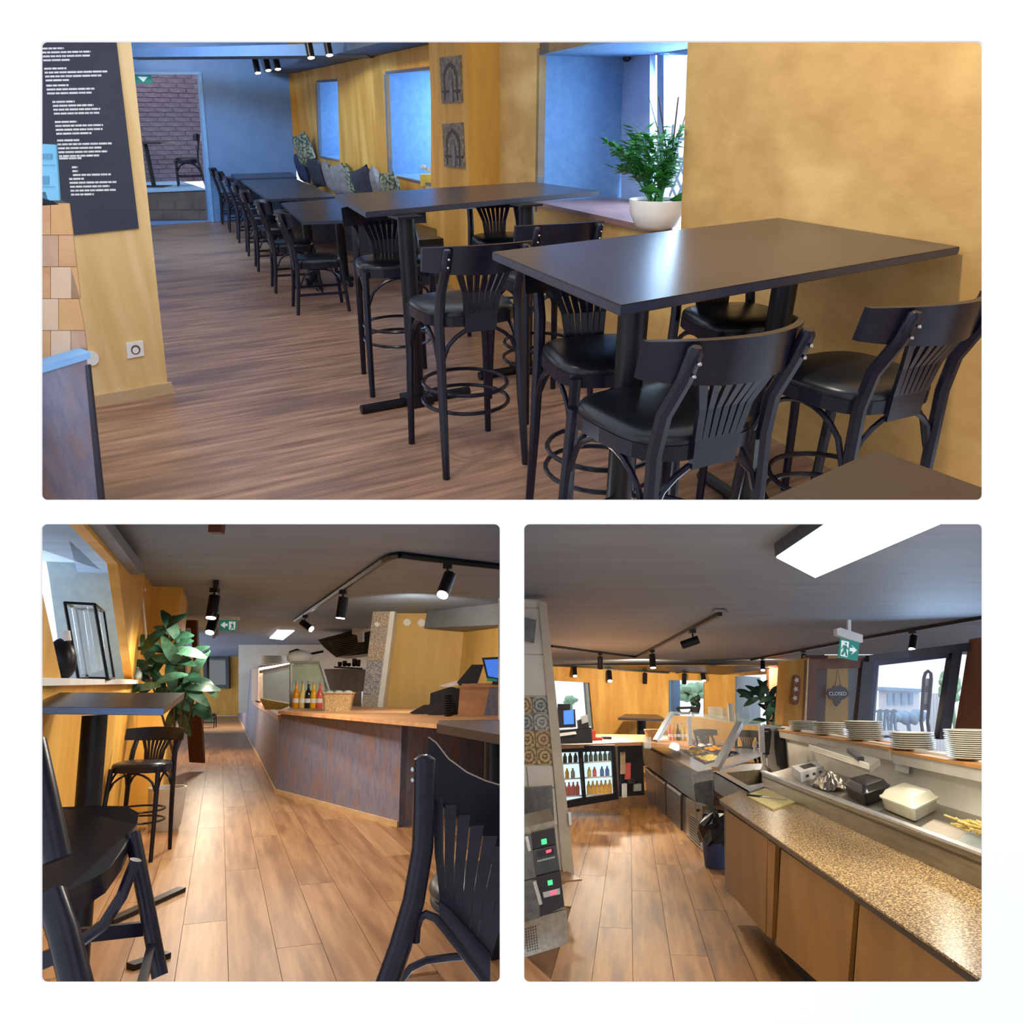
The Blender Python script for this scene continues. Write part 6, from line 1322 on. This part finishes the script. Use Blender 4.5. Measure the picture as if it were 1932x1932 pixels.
for (px, pb, w_, n, lab, _) in st_spec:
    z = zA if px < 1676 else zB
    bpt = xy(r.w(px, pb, shA + gn * .14, shB + gn * .14)); rr = w_ / 2 * bpt.y / F
    rr = min(rr, .145); me = plate_mesh(rr, 'plate_cream')
    tot = {1516: 17, 1566: 22, 1632: 33, 1724: 30, 1840: 50}[px] * bpt.y / F
    for k in range(n):
        o = link('plate', me, r, None, low(bpt + V(random.uniform(-.003, .003), random.uniform(-.003, .003), 0), z + k * tot / n)); o['category'] = 'plate'; o['group'] = 'plates in the %s stack' % lab
        o['label'] = ('topmost' if k == n - 1 else 'bottom' if k == 0 else 'inner') + ' cream plate of the %s stack on the plate shelf' % lab
t = thing('steel_tray', 'shallow steel tray on a rail below the plates', 'tray', r)
tqq = [dp(1530, 1407, 4.6), dp(1545, 1402, 4.9), dp(1660, 1432, 4.0), dp(1640, 1446, 3.7)]
part('base', B().prism(tqq, (0, 0, -.03)), 'steel_brushed', t); part('front_lip', B().prism([dp(1528, 1405, 4.58), dp(1640, 1441, 3.68), dp(1640, 1452, 3.68), dp(1530, 1416, 4.58)], (0, .02, 0)), 'shelf_grey', t); part('tongs', B().bar(dp(1604, 1424, 4.0) + V(0, 0, .02), dp(1625, 1440, 3.8) + V(0, 0, .02), .03, .02), 'register_black', t)
one('paper_note', B().prism([wk(1690, 1428, .04), wk(1717, 1434, .04), wk(1713, 1460, .04), wk(1688, 1453, .04)], gn * .004), 'paper_white', r, 'white paper note taped below the nearest plates', 'note')
for (x0, x1, y0, y1, lab) in ((1437, 1456, 1374, 1430, 'smaller black soap dispenser beside the faucet'), (1466, 1502, 1374, 1452, 'larger black soap dispenser on the pale wall')):
    yq = 8.85; t = thing('soap_dispenser', lab, 'dispenser', r)
    part('housing', poly([(x0, y0 + 6), (x0 + 4, y0), (x1 - 4, y0), (x1, y0 + 6), (x1 - 2, (y0 + y1) / 2), (x1 - 5, y1 - 6), (x0 + 6, y1 - 6), (x0 + 1, (y0 + y1) / 2)], yq, .1), 'register_black', t); part('nozzle', poly([(x0 + 7, y1 - 8), (x1 - 7, y1 - 8), (x1 - 9, y1), (x0 + 9, y1)], yq + .02, .05), 'frame_grey', t); part('logo_strip', poly([(x0 + 6, y0 + 5), (x1 - 6, y0 + 5), (x1 - 6, y0 + 7), (x0 + 6, y0 + 7)], yq - .004, .004), 'cap_grey', t)
st('wall_half', B().prism([dp(1440, 1366, 8.98), dp(1512, 1376, 8.98), dp(1524, 1450, 8.98), dp(1460, 1456, 8.98), dp(1442, 1440, 8.98)], (0, .05, 0)), 'wall_white', r, 'pale half wall behind the soap dispensers')
# ceiling fittings
def cz3(px, py): return g(px, py, CE3)
def tz3(px, py):                                    # on the ceiling, or on the back wall where the ceiling ends
    p = g(px, py, CE3) if py < 1300 and g(px, py, CE3).y > 0 else None
    return p if p is not None and p.y < 20.9 and not (py > 1246 and px < 1380) else dp(px, py, 20.88)
t = thing('ceiling_panel', 'large lit rectangular ceiling panel over the worktop', 'ceiling light', r); q = [g(*p, CE3 - .08) for p in ((1465, 1050), (1538, 1088), (1840, 957), (1604, 957))]
part('diffuser', B().prism(q, (0, 0, -.008)), 'panel_glow', t); c = sum(q, Vector()) / 4; part('housing', B().prism([c + (p - c) * 1.02 for p in q], (0, 0, .08)), 'frame_grey', t)
def trk(lab, pts):
    t = thing('light_track', lab, 'track', r)
    for a, b_ in zip(pts[:-1], pts[1:]): part('rail', B().bar(tz3(*a) + V(0, 0, -.02), tz3(*b_) + V(0, 0, -.02), .05, .04), 'black_metal', t)
trk('bent black light track over the work aisle', [(1040, 1217), (1200, 1238), (1358, 1155)]); trk('black light track along the back wall', [(1045, 1252), (1150, 1261), (1262, 1268)]); trk('short black light track near the middle window', [(1275, 1268), (1350, 1254)]); trk('long black light track along the street window', [(1417, 1243), (1580, 1212), (1650, 1198), (1900, 1154)])
for (px, py, aim, lab, s_, gl) in ((1132, 1228, (0, .3, -1), 'spotlight on the left arm of the bent work aisle track', 1.5, 'black_metal'), (1230, 1222, (0, -.2, -1), 'spotlight just right of the bend in the work aisle track', 1.6, 'lamp_glow'), (1306, 1182, (-.9, .2, -.3), 'box-like spotlight at the near end of the work aisle track', 1.5, 'black_metal'), (1084, 1250, (0, -.5, -1), 'leftmost spotlight along the back wall', 1.7, 'lamp_glow'), (1149, 1256, (0, -.6, -1), 'brightest spotlight along the back wall', 2.0, 'lamp_glow'), (1216, 1261, (0, .3, -1), 'unlit spotlight along the back wall', 1.8, 'black_metal'), (1290, 1262, (0, .3, -1), 'left spotlight near the middle window', 1.8, 'black_metal'), (1325, 1257, (0, -.4, -1), 'right spotlight near the middle window', 1.8, 'lamp_glow'), (1438, 1237, (-.2, -.4, -1), 'leftmost spotlight on the street window track', 1.4, 'lamp_glow'), (1515, 1223, (0, .3, -1), 'middle spotlight on the street window track', 1.4, 'black_metal'), (1720, 1184, (-.45, -.35, -1), 'large spotlight before the street window', 1.3, 'lamp_glow')):
    track_spot(r, tz3(px, py) + V(0, 0, -.04), aim, 'black ' + lab, 'spotlights behind the counter', s_, gl)
one('cable_hoop', B().tube([cz3(1345, 1152) + V(0, 0, -.01), cz3(1352, 1147) + V(0, 0, -.01), cz3(1366, 1147) + V(0, 0, -.01), cz3(1372, 1153) + V(0, 0, -.01)], .008, 5), 'frame_grey', r, 'thin cable loop on the ceiling at the track end', 'cable')
YX = 8.75; t = thing('exit_sign', 'green exit sign with running figure and right arrow on the ceiling', 'sign', r)
part('bracket', poly([(1579, 1186), (1586, 1184), (1628, 1198), (1628, 1212), (1620, 1213), (1580, 1198)], YX, .1), 'white_paint', t); part('panel', poly([(1586, 1204), (1622, 1212), (1618, 1247), (1581, 1240)], YX - .03, .02), 'exit_green', t)
part('stem', poly([(1600, 1160), (1606, 1160), (1606, 1195), (1600, 1195)], YX + .03, .04), 'white_paint', t)
part('arrow', poly([(1604, 1222), (1611, 1223), (1607, 1217), (1617, 1227), (1606, 1235), (1610, 1229), (1603, 1228)], YX - .04, .008), 'exit_white', t); part('figure_panel', poly([(1588, 1208), (1602, 1211), (1599, 1240), (1586, 1237)], YX - .04, .008), 'exit_white', t)
fg = B(); [poly(q, YX - .05, .008, fg) for q in ([(1595, 1212), (1598, 1213), (1598, 1216), (1595, 1216)], [(1591, 1217), (1598, 1218), (1597, 1227), (1592, 1226)], [(1587, 1234), (1592, 1226), (1595, 1227), (1591, 1236)], [(1594, 1226), (1597, 1226), (1599, 1238), (1596, 1238)], [(1597, 1219), (1601, 1224), (1600, 1226), (1597, 1222)], [(1592, 1218), (1587, 1224), (1588, 1225), (1592, 1220)])]
part('figure', fg, 'exit_green', t)
